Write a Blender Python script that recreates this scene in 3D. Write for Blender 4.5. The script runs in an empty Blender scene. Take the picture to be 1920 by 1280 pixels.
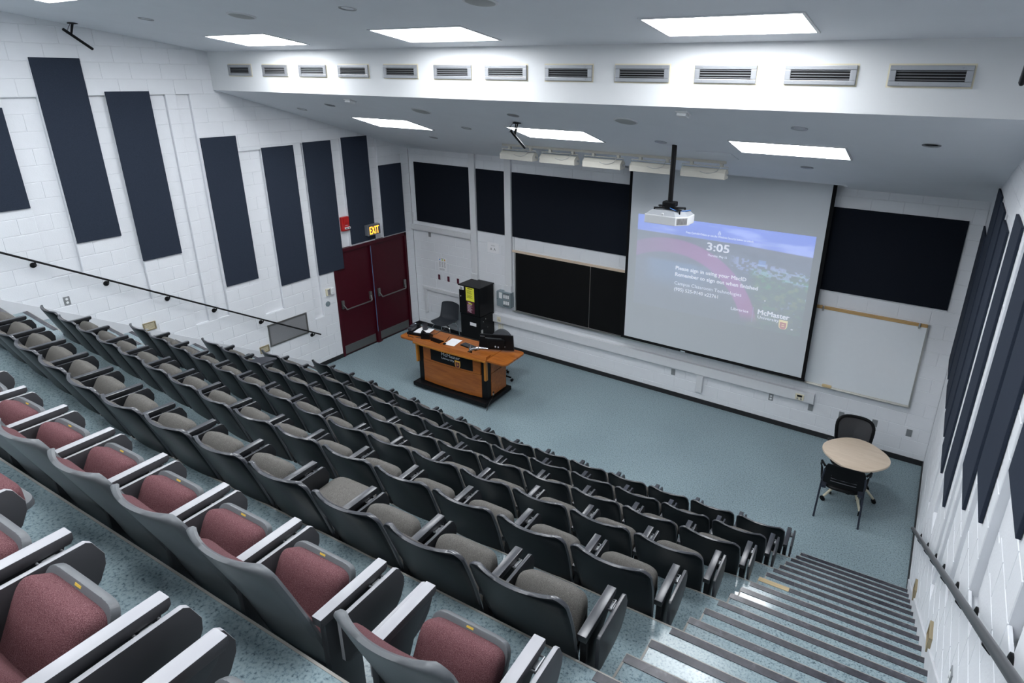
import bpy, bmesh, math, random
import numpy as np
from mathutils import Matrix, Vector
random.seed(7)
S = bpy.context.scene
COL = S.collection
PI = math.pi

# ------------------------------------------------------------------ camera, world, exposure
W = 10.145                      # room width (x), front wall at y = 0, front floor at z = 0
cd = bpy.data.cameras.new('camera')
cam = bpy.data.objects.new('camera', cd); COL.objects.link(cam)
CAMPOS = Vector((9.62024, -9.54277, 5.35299))
yaw, pit, rol = 0.5602358, 0.3587817, 0.0123348
F = Vector((-math.sin(yaw)*math.cos(pit), math.cos(yaw)*math.cos(pit), -math.sin(pit)))
R0 = Vector((math.cos(yaw), math.sin(yaw), 0)); U0 = R0.cross(F)
R1 = math.cos(rol)*R0 + math.sin(rol)*U0; U1 = -math.sin(rol)*R0 + math.cos(rol)*U0
M = Matrix((R1, U1, -F)).transposed().to_4x4(); M.translation = CAMPOS
cam.matrix_world = M
cd.sensor_fit = 'HORIZONTAL'; cd.sensor_width = 36.0
cd.lens = 1158.6833*36/1920
cd.shift_x = -77.813/1920; cd.shift_y = -61.121/1920
cd.clip_start = 0.05
S.camera = cam
wd = bpy.data.worlds.new('world'); S.world = wd; wd.use_nodes = True
wd.node_tree.nodes['Background'].inputs[0].default_value = (.5, .55, .62, 1)
wd.node_tree.nodes['Background'].inputs[1].default_value = 0.02
vs = S.view_settings
S.display_settings.display_device = 'sRGB'
vs.view_transform = 'Standard'; vs.look = 'None'; vs.gamma = 1.0; vs.use_curve_mapping = False
vs.exposure = 0.0
LAMP = 22.5                     # strength of the ceiling light diffusers
LAMPCOL = (.935, .965, 1.0)

# ------------------------------------------------------------------ materials
MATS = {}
def mat(name, col, rough=.5, metal=0., var=.06, scale=14., bump=0., bscale=120., emit=None, es=0., spec=.5, coat=0.):
    if name in MATS: return MATS[name]
    m = bpy.data.materials.new(name); m.use_nodes = True; nt = m.node_tree; N = nt.nodes; L = nt.links
    b = N['Principled BSDF']
    b.inputs['Roughness'].default_value = rough; b.inputs['Metallic'].default_value = metal
    b.inputs['Specular IOR Level'].default_value = spec
    b.inputs['Coat Weight'].default_value = coat
    tc = N.new('ShaderNodeTexCoord')
    n = N.new('ShaderNodeTexNoise'); n.inputs['Scale'].default_value = scale; n.inputs['Detail'].default_value = 4
    L.new(tc.outputs['Object'], n.inputs['Vector'])
    mx = N.new('ShaderNodeMix'); mx.data_type = 'RGBA'
    mx.inputs[6].default_value = tuple(c*(1-var) for c in col)+(1,)
    mx.inputs[7].default_value = tuple(min(1, c*(1+var)) for c in col)+(1,)
    L.new(n.outputs['Fac'], mx.inputs[0]); L.new(mx.outputs[2], b.inputs['Base Color'])
    if bump:
        n2 = N.new('ShaderNodeTexNoise'); n2.inputs['Scale'].default_value = bscale; n2.inputs['Detail'].default_value = 3
        L.new(tc.outputs['Object'], n2.inputs['Vector'])
        bp = N.new('ShaderNodeBump'); bp.inputs['Strength'].default_value = bump; bp.inputs['Distance'].default_value = .004
        L.new(n2.outputs['Fac'], bp.inputs['Height']); L.new(bp.outputs[0], b.inputs['Normal'])
    if emit:
        b.inputs['Emission Color'].default_value = tuple(emit)+(1,); b.inputs['Emission Strength'].default_value = es
    MATS[name] = m
    return m
def ramp(N, stops, interp='LINEAR'):
    r = N.new('ShaderNodeValToRGB'); r.color_ramp.interpolation = interp
    e = r.color_ramp.elements
    while len(e) < len(stops): e.new(.5)
    for k, (p, c) in enumerate(stops): e[k].position = p; e[k].color = tuple(c)+(1,)
    return r
def speckle_mat(name, stops, scale, rough, spec=.5, stretch=(1, 1, 1), bump=.15, bscale=300, rvar=None):
    m = bpy.data.materials.new(name); m.use_nodes = True; N = m.node_tree.nodes; L = m.node_tree.links
    b = N['Principled BSDF']; b.inputs['Roughness'].default_value = rough; b.inputs['Specular IOR Level'].default_value = spec
    tc = N.new('ShaderNodeTexCoord'); mp = N.new('ShaderNodeMapping'); mp.inputs['Scale'].default_value = stretch
    L.new(tc.outputs['Object'], mp.inputs[0])
    n = N.new('ShaderNodeTexNoise'); n.inputs['Scale'].default_value = scale; n.inputs['Detail'].default_value = 5; n.inputs['Roughness'].default_value = .65
    L.new(mp.outputs[0], n.inputs['Vector'])
    r = ramp(N, stops); L.new(n.outputs['Fac'], r.inputs[0])
    n3 = N.new('ShaderNodeTexNoise'); n3.inputs['Scale'].default_value = 1.1; n3.inputs['Detail'].default_value = 3
    L.new(tc.outputs['Object'], n3.inputs['Vector'])
    mx = N.new('ShaderNodeMix'); mx.data_type = 'RGBA'; mx.blend_type = 'MULTIPLY'; mx.inputs[0].default_value = .35
    L.new(r.outputs[0], mx.inputs[6])
    r2 = ramp(N, [(.35, (.72, .72, .74)), (.65, (1, 1, 1))]); L.new(n3.outputs['Fac'], r2.inputs[0]); L.new(r2.outputs[0], mx.inputs[7])
    L.new(mx.outputs[2], b.inputs['Base Color'])
    n2 = N.new('ShaderNodeTexNoise'); n2.inputs['Scale'].default_value = bscale
    L.new(tc.outputs['Object'], n2.inputs['Vector'])
    bp = N.new('ShaderNodeBump'); bp.inputs['Strength'].default_value = bump; bp.inputs['Distance'].default_value = .002
    L.new(n2.outputs['Fac'], bp.inputs['Height']); L.new(bp.outputs[0], b.inputs['Normal'])
    if rvar:
        r4 = ramp(N, [(.4, (rvar[0],)*3), (.62, (rvar[1],)*3)]); L.new(n3.outputs['Fac'], r4.inputs[0]); L.new(r4.outputs[0], b.inputs['Roughness'])
    MATS[name] = m
    return m
def wood_mat(name, c0, c1, scale=3., stretch=(1, 14, 14), rough=.35, spec=.5):
    m = bpy.data.materials.new(name); m.use_nodes = True; N = m.node_tree.nodes; L = m.node_tree.links
    b = N['Principled BSDF']; b.inputs['Roughness'].default_value = rough; b.inputs['Specular IOR Level'].default_value = spec
    tc = N.new('ShaderNodeTexCoord'); mp = N.new('ShaderNodeMapping'); mp.inputs['Scale'].default_value = stretch
    L.new(tc.outputs['Object'], mp.inputs[0])
    n = N.new('ShaderNodeTexNoise'); n.inputs['Scale'].default_value = scale; n.inputs['Detail'].default_value = 6; n.inputs['Distortion'].default_value = .6
    L.new(mp.outputs[0], n.inputs['Vector'])
    r = ramp(N, [(.3, c0), (.7, c1)]); L.new(n.outputs['Fac'], r.inputs[0]); L.new(r.outputs[0], b.inputs['Base Color'])
    MATS[name] = m
    return m

m_wall = mat('painted_block', (.74, .755, .785), .62, var=.03, scale=6, bump=.25, bscale=60, spec=.3)
m_mortar = mat('painted_mortar', (.70, .715, .745), .7, var=.03)
m_ceil = mat('ceiling_paint', (.80, .82, .86), .8, var=.03, scale=3, spec=.2)
m_bulk = mat('bulkhead_paint', (.70, .71, .72), .7, var=.02, scale=2, spec=.2)
m_skirt = mat('skirting_paint', (.60, .61, .635), .7, var=.12, scale=5)
m_trimw = mat('white_enamel', (.66, .67, .69), .45, var=.03)
m_fab = mat('navy_panel_fabric', (.026, .034, .052), .9, var=.35, scale=160, bump=.3, bscale=400, spec=.15)
m_fabd = mat('black_panel_fabric', (.010, .0125, .0185), .95, var=.35, scale=160, bump=.3, bscale=400, spec=.08)
m_base = mat('black_vinyl_base', (.012, .012, .014), .45, var=.2)
m_carpet = speckle_mat('speckled_vinyl_floor', [(.30, (.055, .082, .098)), (.40, (.135, .185, .21)), (.50, (.235, .31, .335)), (.70, (.29, .37, .39))], 62, .42, .4, rvar=(.36, .55))
m_tread = speckle_mat('speckled_vinyl_tread', [(.30, (.06, .09, .11)), (.40, (.16, .22, .25)), (.48, (.25, .325, .35)), (.70, (.31, .39, .415))], 80, .2, .5, bump=.03, rvar=(.06, .24))
m_strip = speckle_mat('charcoal_nosing', [(.3, (.028, .028, .036)), (.6, (.055, .054, .066)), (.75, (.12, .12, .14))], 18, .35, .5, bump=.2, rvar=(.22, .5))
m_worn = wood_mat('exposed_wood', (.42, .31, .16), (.58, .45, .27), rough=.6)
m_alu = mat('aluminium', (.62, .61, .58), .35, 1., var=.05)
m_alup = mat('grey_anodised', (.36, .37, .39), .4, .6, var=.05)
m_chrome = mat('chrome', (.75, .76, .78), .15, 1., var=.02)
m_black = mat('black_plastic', (.006, .0065, .0075), .35, var=.2, spec=.14)
m_blackm = mat('black_metal', (.007, .007, .008), .45, 0., var=.2, spec=.2)
m_dark = mat('dark_cavity', (.006, .006, .007), .8)
m_shellb = mat('seat_black_shell', (.0042, .0056, .0070), .30, var=.15, bump=.0, bscale=500, spec=.09)
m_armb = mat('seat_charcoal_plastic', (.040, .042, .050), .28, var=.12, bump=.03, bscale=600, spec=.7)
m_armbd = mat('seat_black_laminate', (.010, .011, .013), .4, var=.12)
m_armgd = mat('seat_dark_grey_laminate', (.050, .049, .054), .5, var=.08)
m_edge = mat('dull_edge_metal', (.30, .285, .26), .6, var=.15)
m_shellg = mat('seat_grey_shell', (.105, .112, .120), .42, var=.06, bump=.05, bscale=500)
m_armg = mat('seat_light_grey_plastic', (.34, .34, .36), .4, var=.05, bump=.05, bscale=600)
m_legg = mat('seat_grey_metal', (.055, .06, .066), .45, .2, var=.1)
m_tweed = speckle_mat('grey_tweed', [(.36, (.045, .042, .039)), (.5, (.115, .109, .101)), (.64, (.22, .21, .195))], 560, .95, .1, bump=.4, bscale=420)
m_burg = speckle_mat('burgundy_tweed', [(.36, (.055, .021, .025)), (.5, (.13, .054, .060)), (.64, (.24, .135, .143))], 560, .95, .1, bump=.4, bscale=420)
m_door = mat('burgundy_paint', (.050, .0035, .0095), .4, var=.12, scale=4, spec=.25)
m_kick = mat('brushed_steel', (.22, .215, .21), .4, .8, var=.1, scale=40)
m_cherry = wood_mat('cherry_veneer', (.235, .066, .011), (.37, .118, .020), 2.5, (1.2, 9, 9), .3)
m_amber = wood_mat('amber_edge', (.36, .135, .016), (.47, .19, .026), 3, (9, 9, 1.2), .35)
m_maple = wood_mat('pale_maple', (.60, .48, .365), (.68, .56, .44), 2.0, (2, 12, 12), .35)
m_rail = wood_mat('oak_rail', (.40, .24, .095), (.55, .36, .16), 3, (1.5, 20, 20), .5)
m_cream = mat('cream_plastic', (.72, .66, .50), .5, var=.05)
m_brass = mat('brass_frame', (.40, .33, .21), .4, .7, var=.1)
m_board = mat('blackboard_slate', (.0045, .0048, .0052), .6, var=.3, scale=3, spec=.15)
m_wboard = mat('whiteboard_enamel', (.76, .79, .82), .22, var=.02)
m_scr = mat('screen_fabric', (.60, .63, .66), .9, var=.015, scale=3, spec=.1)
m_scrb = mat('screen_black_border', (.005, .005, .006), .8, spec=.15)
m_white = mat('white_plastic', (.78, .79, .80), .4, var=.03)
m_paper = mat('white_paper', (.82, .82, .84), .8, var=.02)
m_tan = mat('warm_white_metal', (.58, .56, .50), .5, var=.04)
m_red = mat('red_alarm', (.48, .012, .012), .35, var=.08)
m_yellow = mat('yellow_paper', (.80, .78, .06), .8, var=.03)
m_maroon = mat('maroon_plate', (.085, .012, .030), .5, var=.08)
m_gbox = mat('grey_switch_box', (.20, .25, .275), .45, var=.05)
m_plate = mat('grey_cover_plate', (.26, .27, .28), .45, .3, var=.06)
m_ink = mat('dark_ink', (.02, .02, .025), .8)
m_inkg = mat('grey_ink', (.22, .22, .23), .8)
m_mesh = mat('chair_mesh', (.018, .019, .021), .8, var=.25, scale=200)
m_cable = mat('cable_rubber', (.012, .012, .014), .5)
m_blue = mat('blue_print', (.08, .25, .65), .7)
m_green = mat('lime_print', (.42, .60, .04), .7)
m_orange = mat('orange_print', (.75, .38, .05), .7)
m_silver = mat('silver_print', (.55, .62, .68), .5)
m_gold = mat('gold_print', (.75, .42, .07), .5)
m_lamp = mat('lamp_diffuser', (.9, .9, .9), .6, emit=LAMPCOL, es=LAMP)
m_exit = mat('exit_lettering', (.9, .45, .03), .5, emit=(1., .36, .03), es=2.6)
m_vent = mat('vent_perforated', (.30, .30, .31), .5, .4, var=.25, scale=240)
m_lens = mat('downlight_reflector', (.30, .30, .33), .25, .8, var=.35, scale=60)
m_spk = mat('speaker_grille', (.40, .41, .41), .6, var=.06, scale=300)
m_eraser = mat('eraser_felt', (.60, .45, .25), .8)
m_projtxt = mat('projected_lettering', (.7, .72, .78), .9, emit=(.80, .84, 1.), es=.50)
m_projdim = mat('projected_dim_mark', (.6, .62, .7), .9, emit=(.60, .62, 1.), es=.22)
m_projshr = mat('projected_crest_red', (.6, .5, .5), .9, emit=(.85, .30, .38), es=.22)
m_projshy = mat('projected_crest_gold', (.7, .7, .6), .9, emit=(1., .80, .45), es=.36)

# ------------------------------------------------------------------ mesh helpers
def nb(): return bmesh.new()
def quad(bm, *p): return bm.faces.new([bm.verts.new(q) for q in p])
def box(bm, x0, y0, z0, x1, y1, z1, rot=0., bev=0.):
    b2 = bmesh.new(); bmesh.ops.create_cube(b2, size=1)
    for v in b2.verts:
        v.co = Vector((v.co.x*(x1-x0), v.co.y*(y1-y0), v.co.z*(z1-z0)))
    if bev: bmesh.ops.bevel(b2, geom=b2.edges[:], offset=bev, segments=2, affect='EDGES', profile=.6)
    c = Vector(((x0+x1)/2, (y0+y1)/2, (z0+z1)/2))
    if rot: bmesh.ops.rotate(b2, cent=(0, 0, 0), matrix=Matrix.Rotation(rot, 3, 'Z'), verts=b2.verts)
    for v in b2.verts: v.co += c
    join(bm, b2)
    return bm
def join(bm, b2):
    me = bpy.data.meshes.new('tmp'); b2.to_mesh(me); b2.free(); bm.from_mesh(me); bpy.data.meshes.remove(me)
def prism(bm, poly, axis, a, b, bev=0.):
    """poly = list of 2d points in the two other axes (in order), extruded a..b along axis"""
    b2 = bmesh.new()
    def P(p, t):
        if axis == 'x': return (t, p[0], p[1])
        if axis == 'y': return (p[0], t, p[1])
        return (p[0], p[1], t)
    v0 = [b2.verts.new(P(p, a)) for p in poly]; v1 = [b2.verts.new(P(p, b)) for p in poly]
    b2.faces.new(v0); b2.faces.new(v1[::-1])
    n = len(poly)
    for i in range(n): b2.faces.new((v0[i], v1[i], v1[(i+1) % n], v0[(i+1) % n]))
    bmesh.ops.recalc_face_normals(b2, faces=b2.faces)
    if bev: bmesh.ops.bevel(b2, geom=b2.edges[:], offset=bev, segments=2, affect='EDGES', profile=.6)
    join(bm, b2); return bm
def tube(bm, pts, r, n=10, caps=True):
    pts = [Vector(p) for p in pts]; rings = []
    rr = r if isinstance(r, (list, tuple)) else [r]*len(pts)
    up = Vector((0, 0, 1))
    for i, p in enumerate(pts):
        t = (pts[min(i+1, len(pts)-1)]-pts[max(i-1, 0)]).normalized()
        a = t.cross(up)
        if a.length < 1e-3: a = t.cross(Vector((0, 1, 0)))
        a.normalize(); b = t.cross(a)
        rings.append([bm.verts.new(p+rr[i]*(math.cos(2*PI*k/n)*a+math.sin(2*PI*k/n)*b)) for k in range(n)])
    for i in range(len(rings)-1):
        for k in range(n):
            bm.faces.new((rings[i][k], rings[i+1][k], rings[i+1][(k+1) % n], rings[i][(k+1) % n]))
    if caps:
        bm.faces.new(rings[0]); bm.faces.new(rings[-1][::-1])
    return bm
def lathe(bm, prof, c=(0, 0, 0), n=24, axis='z'):
    """prof = [(r, h)], revolved round axis through c"""
    rings = []
    for r, h in prof:
        ring = []
        for k in range(n):
            a = 2*PI*k/n; u, v = r*math.cos(a), r*math.sin(a)
            q = (u, v, h) if axis == 'z' else ((h, u, v) if axis == 'x' else (u, h, v))
            ring.append(bm.verts.new((c[0]+q[0], c[1]+q[1], c[2]+q[2])))
        rings.append(ring)
    for i in range(len(rings)-1):
        for k in range(n): bm.faces.new((rings[i][k], rings[i+1][k], rings[i+1][(k+1) % n], rings[i][(k+1) % n]))
    bm.faces.new(rings[0]); bm.faces.new(rings[-1][::-1])
    bmesh.ops.recalc_face_normals(bm, faces=bm.faces)
    return bm
def soutline(a, b, e, n):
    out = []
    for k in range(n):
        t = 2*PI*k/n; c, s = math.cos(t), math.sin(t)
        out.append((a*math.copysign(abs(c)**(2/e), c), b*math.copysign(abs(s)**(2/e), s)))
    return out
def pillow(bm, a, b, h, e=4., n=40, c=(0, 0, 0), rim=.35, taper=None, rings=7):
    """padded slab: superellipse outline, domed top, flat bottom"""
    o = soutline(a, b, e, n); R = []
    prof = [(1-.02, 0), (1, rim*.5*h)]+[(math.cos(t*PI/2)**.55 if t < 1 else 0, rim*.5*h+(1-rim*.5)*h*math.sin(t*PI/2)**.8) for t in [i/rings for i in range(1, rings)]]
    for s, z in prof: R.append([bm.verts.new((c[0]+x*s, c[1]+y*s, c[2]+z)) for x, y in o])
    for i in range(len(R)-1):
        for k in range(n): bm.faces.new((R[i][k], R[i][(k+1) % n], R[i+1][(k+1) % n], R[i+1][k]))
    bm.faces.new(R[-1]); bm.faces.new(R[0][::-1]); return bm
def obj(name, bm, m, parent=None, smooth=False, ang=35, world=True):
    """link bm as ONE mesh object; with world=True the coordinates are world ones"""
    bmesh.ops.recalc_face_normals(bm, faces=bm.faces)
    me = bpy.data.meshes.new(name); bm.to_mesh(me); bm.free()
    return objm(name, me, m, parent, smooth, ang, world)
def root_inv(p):
    mm = Matrix.Identity(4)
    while p is not None:
        mm = Matrix.LocRotScale(p.location, p.rotation_euler, p.scale) @ mm; p = p.parent
    return mm.inverted()
def objm(name, me, m, parent=None, smooth=False, ang=35, world=True):
    if not isinstance(m, (list, tuple)): m = [m]
    for q in m: me.materials.append(q)
    if parent is not None and world: me.transform(root_inv(parent))
    if smooth:
        me.polygons.foreach_set('use_smooth', [True]*len(me.polygons)); me.set_sharp_from_angle(angle=math.radians(ang))
    o = bpy.data.objects.new(name, me); COL.objects.link(o)
    if parent is not None: o.parent = parent
    return o
def thing(name, label, cat, loc=(0, 0, 0), rotz=0., group=None, rot=None):
    o = bpy.data.objects.new(name, None); COL.objects.link(o); o.empty_display_size = .05
    o.location = loc; o.rotation_euler = rot if rot else (0, 0, rotz)
    return tag(o, label, cat, group)
def tag(o, label, cat, group=None):
    o['label'] = label; o['category'] = cat
    if group: o['group'] = group
    return o
def struct(o): o['kind'] = 'structure'; return o
def stuff(o): o['kind'] = 'stuff'; return o
def text(name, s, w, h, m, parent, loc, rot=(PI/2, 0, 0), align='LEFT', sp=1., world=True, bold=0.):
    """lettering scaled to width w (or natural when None) and cap height h, left baseline at loc"""
    cu = bpy.data.curves.new('t', 'FONT'); cu.body = s; cu.size = 1; cu.extrude = 0; cu.space_character = sp
    cu.resolution_u = 2
    o = bpy.data.objects.new('t', cu); COL.objects.link(o)
    dg = bpy.context.evaluated_depsgraph_get(); dg.update()
    me = bpy.data.meshes.new_from_object(o.evaluated_get(dg))
    bpy.data.objects.remove(o); bpy.data.curves.remove(cu)
    co = np.zeros(len(me.vertices)*3); me.vertices.foreach_get('co', co); co = co.reshape(-1, 3)
    x0, x1 = co[:, 0].min(), co[:, 0].max()
    sy = h/.70; sx = (w/(x1-x0)) if w else sy
    ox = x0 if align == 'LEFT' else (x0+x1)/2
    co = np.stack([(co[:, 0]-ox)*sx, co[:, 1]*sy, co[:, 2]*0], 1)
    if bold:                                            # heavier strokes: three overlaid copies, slightly apart
        fs = [list(p.vertices) for p in me.polygons]; n = len(co); bpy.data.meshes.remove(me)
        me = bpy.data.meshes.new(name); d = bold*h/.7
        me.from_pydata(np.concatenate([co+[q*d, r*d*.6, k*2e-5] for k, (q, r) in enumerate(((-1, -1), (1, -1), (0, 1)))]).tolist(), [], [[i+k*n for i in f] for k in range(3) for f in fs])
    else: me.vertices.foreach_set('co', co.ravel())
    me.transform(Matrix.LocRotScale(Vector(loc), None, None) @ Matrix.Identity(4) @ __import__('mathutils').Euler(rot).to_matrix().to_4x4())
    me.materials.clear()
    return objm(name, me, m, parent, world=world)
EUL_F = (PI/2, 0, 0); EUL_L = (PI/2, 0, PI/2); EUL_R = (PI/2, 0, -PI/2)

# ------------------------------------------------------------------ room shell
YB = -12.6                                     # rear wall
YS, ZS1, ZS2, ZF = -3.932, 5.113, 5.646, 3.938 # bulkhead
SU, SL = .1455, (5.113-3.938)/3.932
def zup(y): return ZS2-SU*(y-YS)
def zlo(y): return ZF-SL*y
XC = 5.2
def skew(x): return .046*abs(x-XC)
def edge(k, x): return -3.80-.831*(k-1)+skew(x)          # front edge of tier k (top z = .495 k)
RISE = .165

# floor and seating tiers
bm = nb(); box(bm, 0, -4.2, -.12, W, 0, 0)
floor = struct(obj('floor', bm, m_carpet))
tiers = []
for k in range(1, 11):
    bm = nb(); yb = [edge(k+1, x)-.05 for x in (0, XC, W)]
    if k == 10: yb = [YB]*3
    prism(bm, [(0, edge(k, 0)), (XC, edge(k, XC)), (W, edge(k, W)), (W, yb[2]), (XC, yb[1]), (0, yb[0])], 'z', .495*(k-1)-.1 if k > 1 else -.05, .495*k)
    t = obj('tier', bm, m_tread, floor)
    bm = nb(); e = .006
    for xa, xb in ((0, XC), (XC, W)):
        prism(bm, [(xa, edge(k, xa)-e), (xb, edge(k, xb)-e), (xb, edge(k, xb)+.004), (xa, edge(k, xa)+.004)], 'z', .495*k-.03, .495*k+.002)
    obj('edge_trim', bm, m_edge, t); tiers.append(t)
# aisle steps: two between each pair of tiers, with charcoal nosing strips on every step and on every tier edge
def ystep(n, x): return edge(1, x)+.277*3-.277*n if n < 3 else edge(n//3, x)-.277*(n % 3)
AISLE = [(.02, 1.02), (None, W-.012)]
def xin(n): return 9.045-.0155*n
for n in range(1, 31):
    z = RISE*n
    for side in (0, 1):
        xa, xb = (.02, 1.03) if side == 0 else (xin(n), W-.012)
        y0a, y0b = ystep(n, xa), ystep(n, xb)
        if n % 3:
            bm = nb(); k = n//3+1
            prism(bm, [(xa, y0a), (xb, y0b), (xb, edge(k, xb)-.02), (xa, edge(k, xa)-.02)], 'z', z-RISE-.01, z)
            st = obj('stair_step', bm, m_tread, floor)
            bm = nb(); w = .008
            prism(bm, [(xa-.003, y0a), (xa+w, y0a), (xa+w, edge(k, xa)), (xa-.003, edge(k, xa))] if side else [(xb-w, y0b), (xb+.003, y0b), (xb+.003, edge(k, xb)), (xb-w, edge(k, xb))], 'z', z-.02, z+.002)
            prism(bm, [(xa, y0a-.005), (xb, y0b-.005), (xb, y0b+.003), (xa, y0a+.003)], 'z', z-.02, z+.0015)
            obj('step_trim', bm, m_edge, st)
        else: st = tiers[n//3-1]
        d0, d1 = .004, .05
        cut = xa+.25 if (side and n == 8) else xa
        bm = nb()
        prism(bm, [(cut, ystep(n, cut)-d1), (xb, y0b-d1), (xb, y0b-d0), (cut, ystep(n, cut)-d0)], 'z', z-.01, z+.004)
        obj('nosing_strip', bm, m_strip, st)
        if cut != xa:
            bm = nb(); prism(bm, [(xa, y0a-d1), (cut, ystep(n, cut)-d1), (cut, ystep(n, cut)-d0), (xa, y0a-d0)], 'z', z-.01, z+.0035)
            o = obj('bare_wood_patch', bm, m_worn, st); o['label'] = 'bare wooden patch where the nosing strip is missing'

# ceilings and bulkhead
bm = nb()
SX0, SX1, SY = 5.07, 8.43, -.245                        # slot the screen drops out of
def slab(bm, x0, x1, y0, y1, f, th=.06):
    prism(bm, [(y0, f(y0)), (y1, f(y1)), (y1, f(y1)+th), (y0, f(y0)+th)], 'x', x0, x1)
slab(bm, -.1, W+.1, YS, SY, zlo); slab(bm, -.1, SX0, SY, .1, zlo); slab(bm, SX1, W+.1, SY, .1, zlo)
box(bm, SX0-.1, SY-.06, 4.5, SX1+.1, .1, 4.56); box(bm, SX0-.05, SY-.06, 4.02, SX1+.05, SY-.01, 4.5)
box(bm, SX0-.06, SY, 4.0, SX0, .1, 4.5); box(bm, SX1, SY, 4.0, SX1+.06, .1, 4.5)
struct(obj('ceiling', bm, m_ceil))
bm = nb(); slab(bm, -.1, W+.1, YB-.1, YS+.05, zup)
struct(obj('ceiling', bm, m_ceil))
bm = nb(); box(bm, -.1, YS-.006, ZS1-.004, W+.1, YS+.08, ZS2+.1)
struct(obj('trim_1', bm, m_bulk))                       # the white bulkhead between the two ceilings
bm = nb(); box(bm, -.1, YB-.1, -.1, W+.1, YB, 7.2)
struct(obj('wall_rear', bm, m_wall))

# block walls ------------------------------------------------------
Z0, CH = .17, .2035
def course_z(j): return (0., Z0) if j == 0 else (Z0+(j-1)*CH, Z0+j*CH)
MESHC = {}
def block_mesh(l, h):
    key = (round(l, 3), round(h, 3))
    if key in MESHC: return MESHC[key]
    g, c, d = .0028, .0035, .016; l, h = key
    v = [(g, -d, g), (l-g, -d, g), (l-g, -d, h-g), (g, -d, h-g), (g, -c, g), (l-g, -c, g), (l-g, -c, h-g), (g, -c, h-g),
         (g+c, 0, g+c), (l-g-c, 0, g+c), (l-g-c, 0, h-g-c), (g+c, 0, h-g-c)]
    f = [(0, 1, 5, 4), (1, 2, 6, 5), (2, 3, 7, 6), (3, 0, 4, 7), (4, 5, 9, 8), (5, 6, 10, 9), (6, 7, 11, 10), (7, 4, 8, 11), (8, 9, 10, 11)]
    me = bpy.data.meshes.new('block'); me.from_pydata(v, [], f); me.materials.append(m_wall)
    MESHC[key] = me; return me
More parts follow.
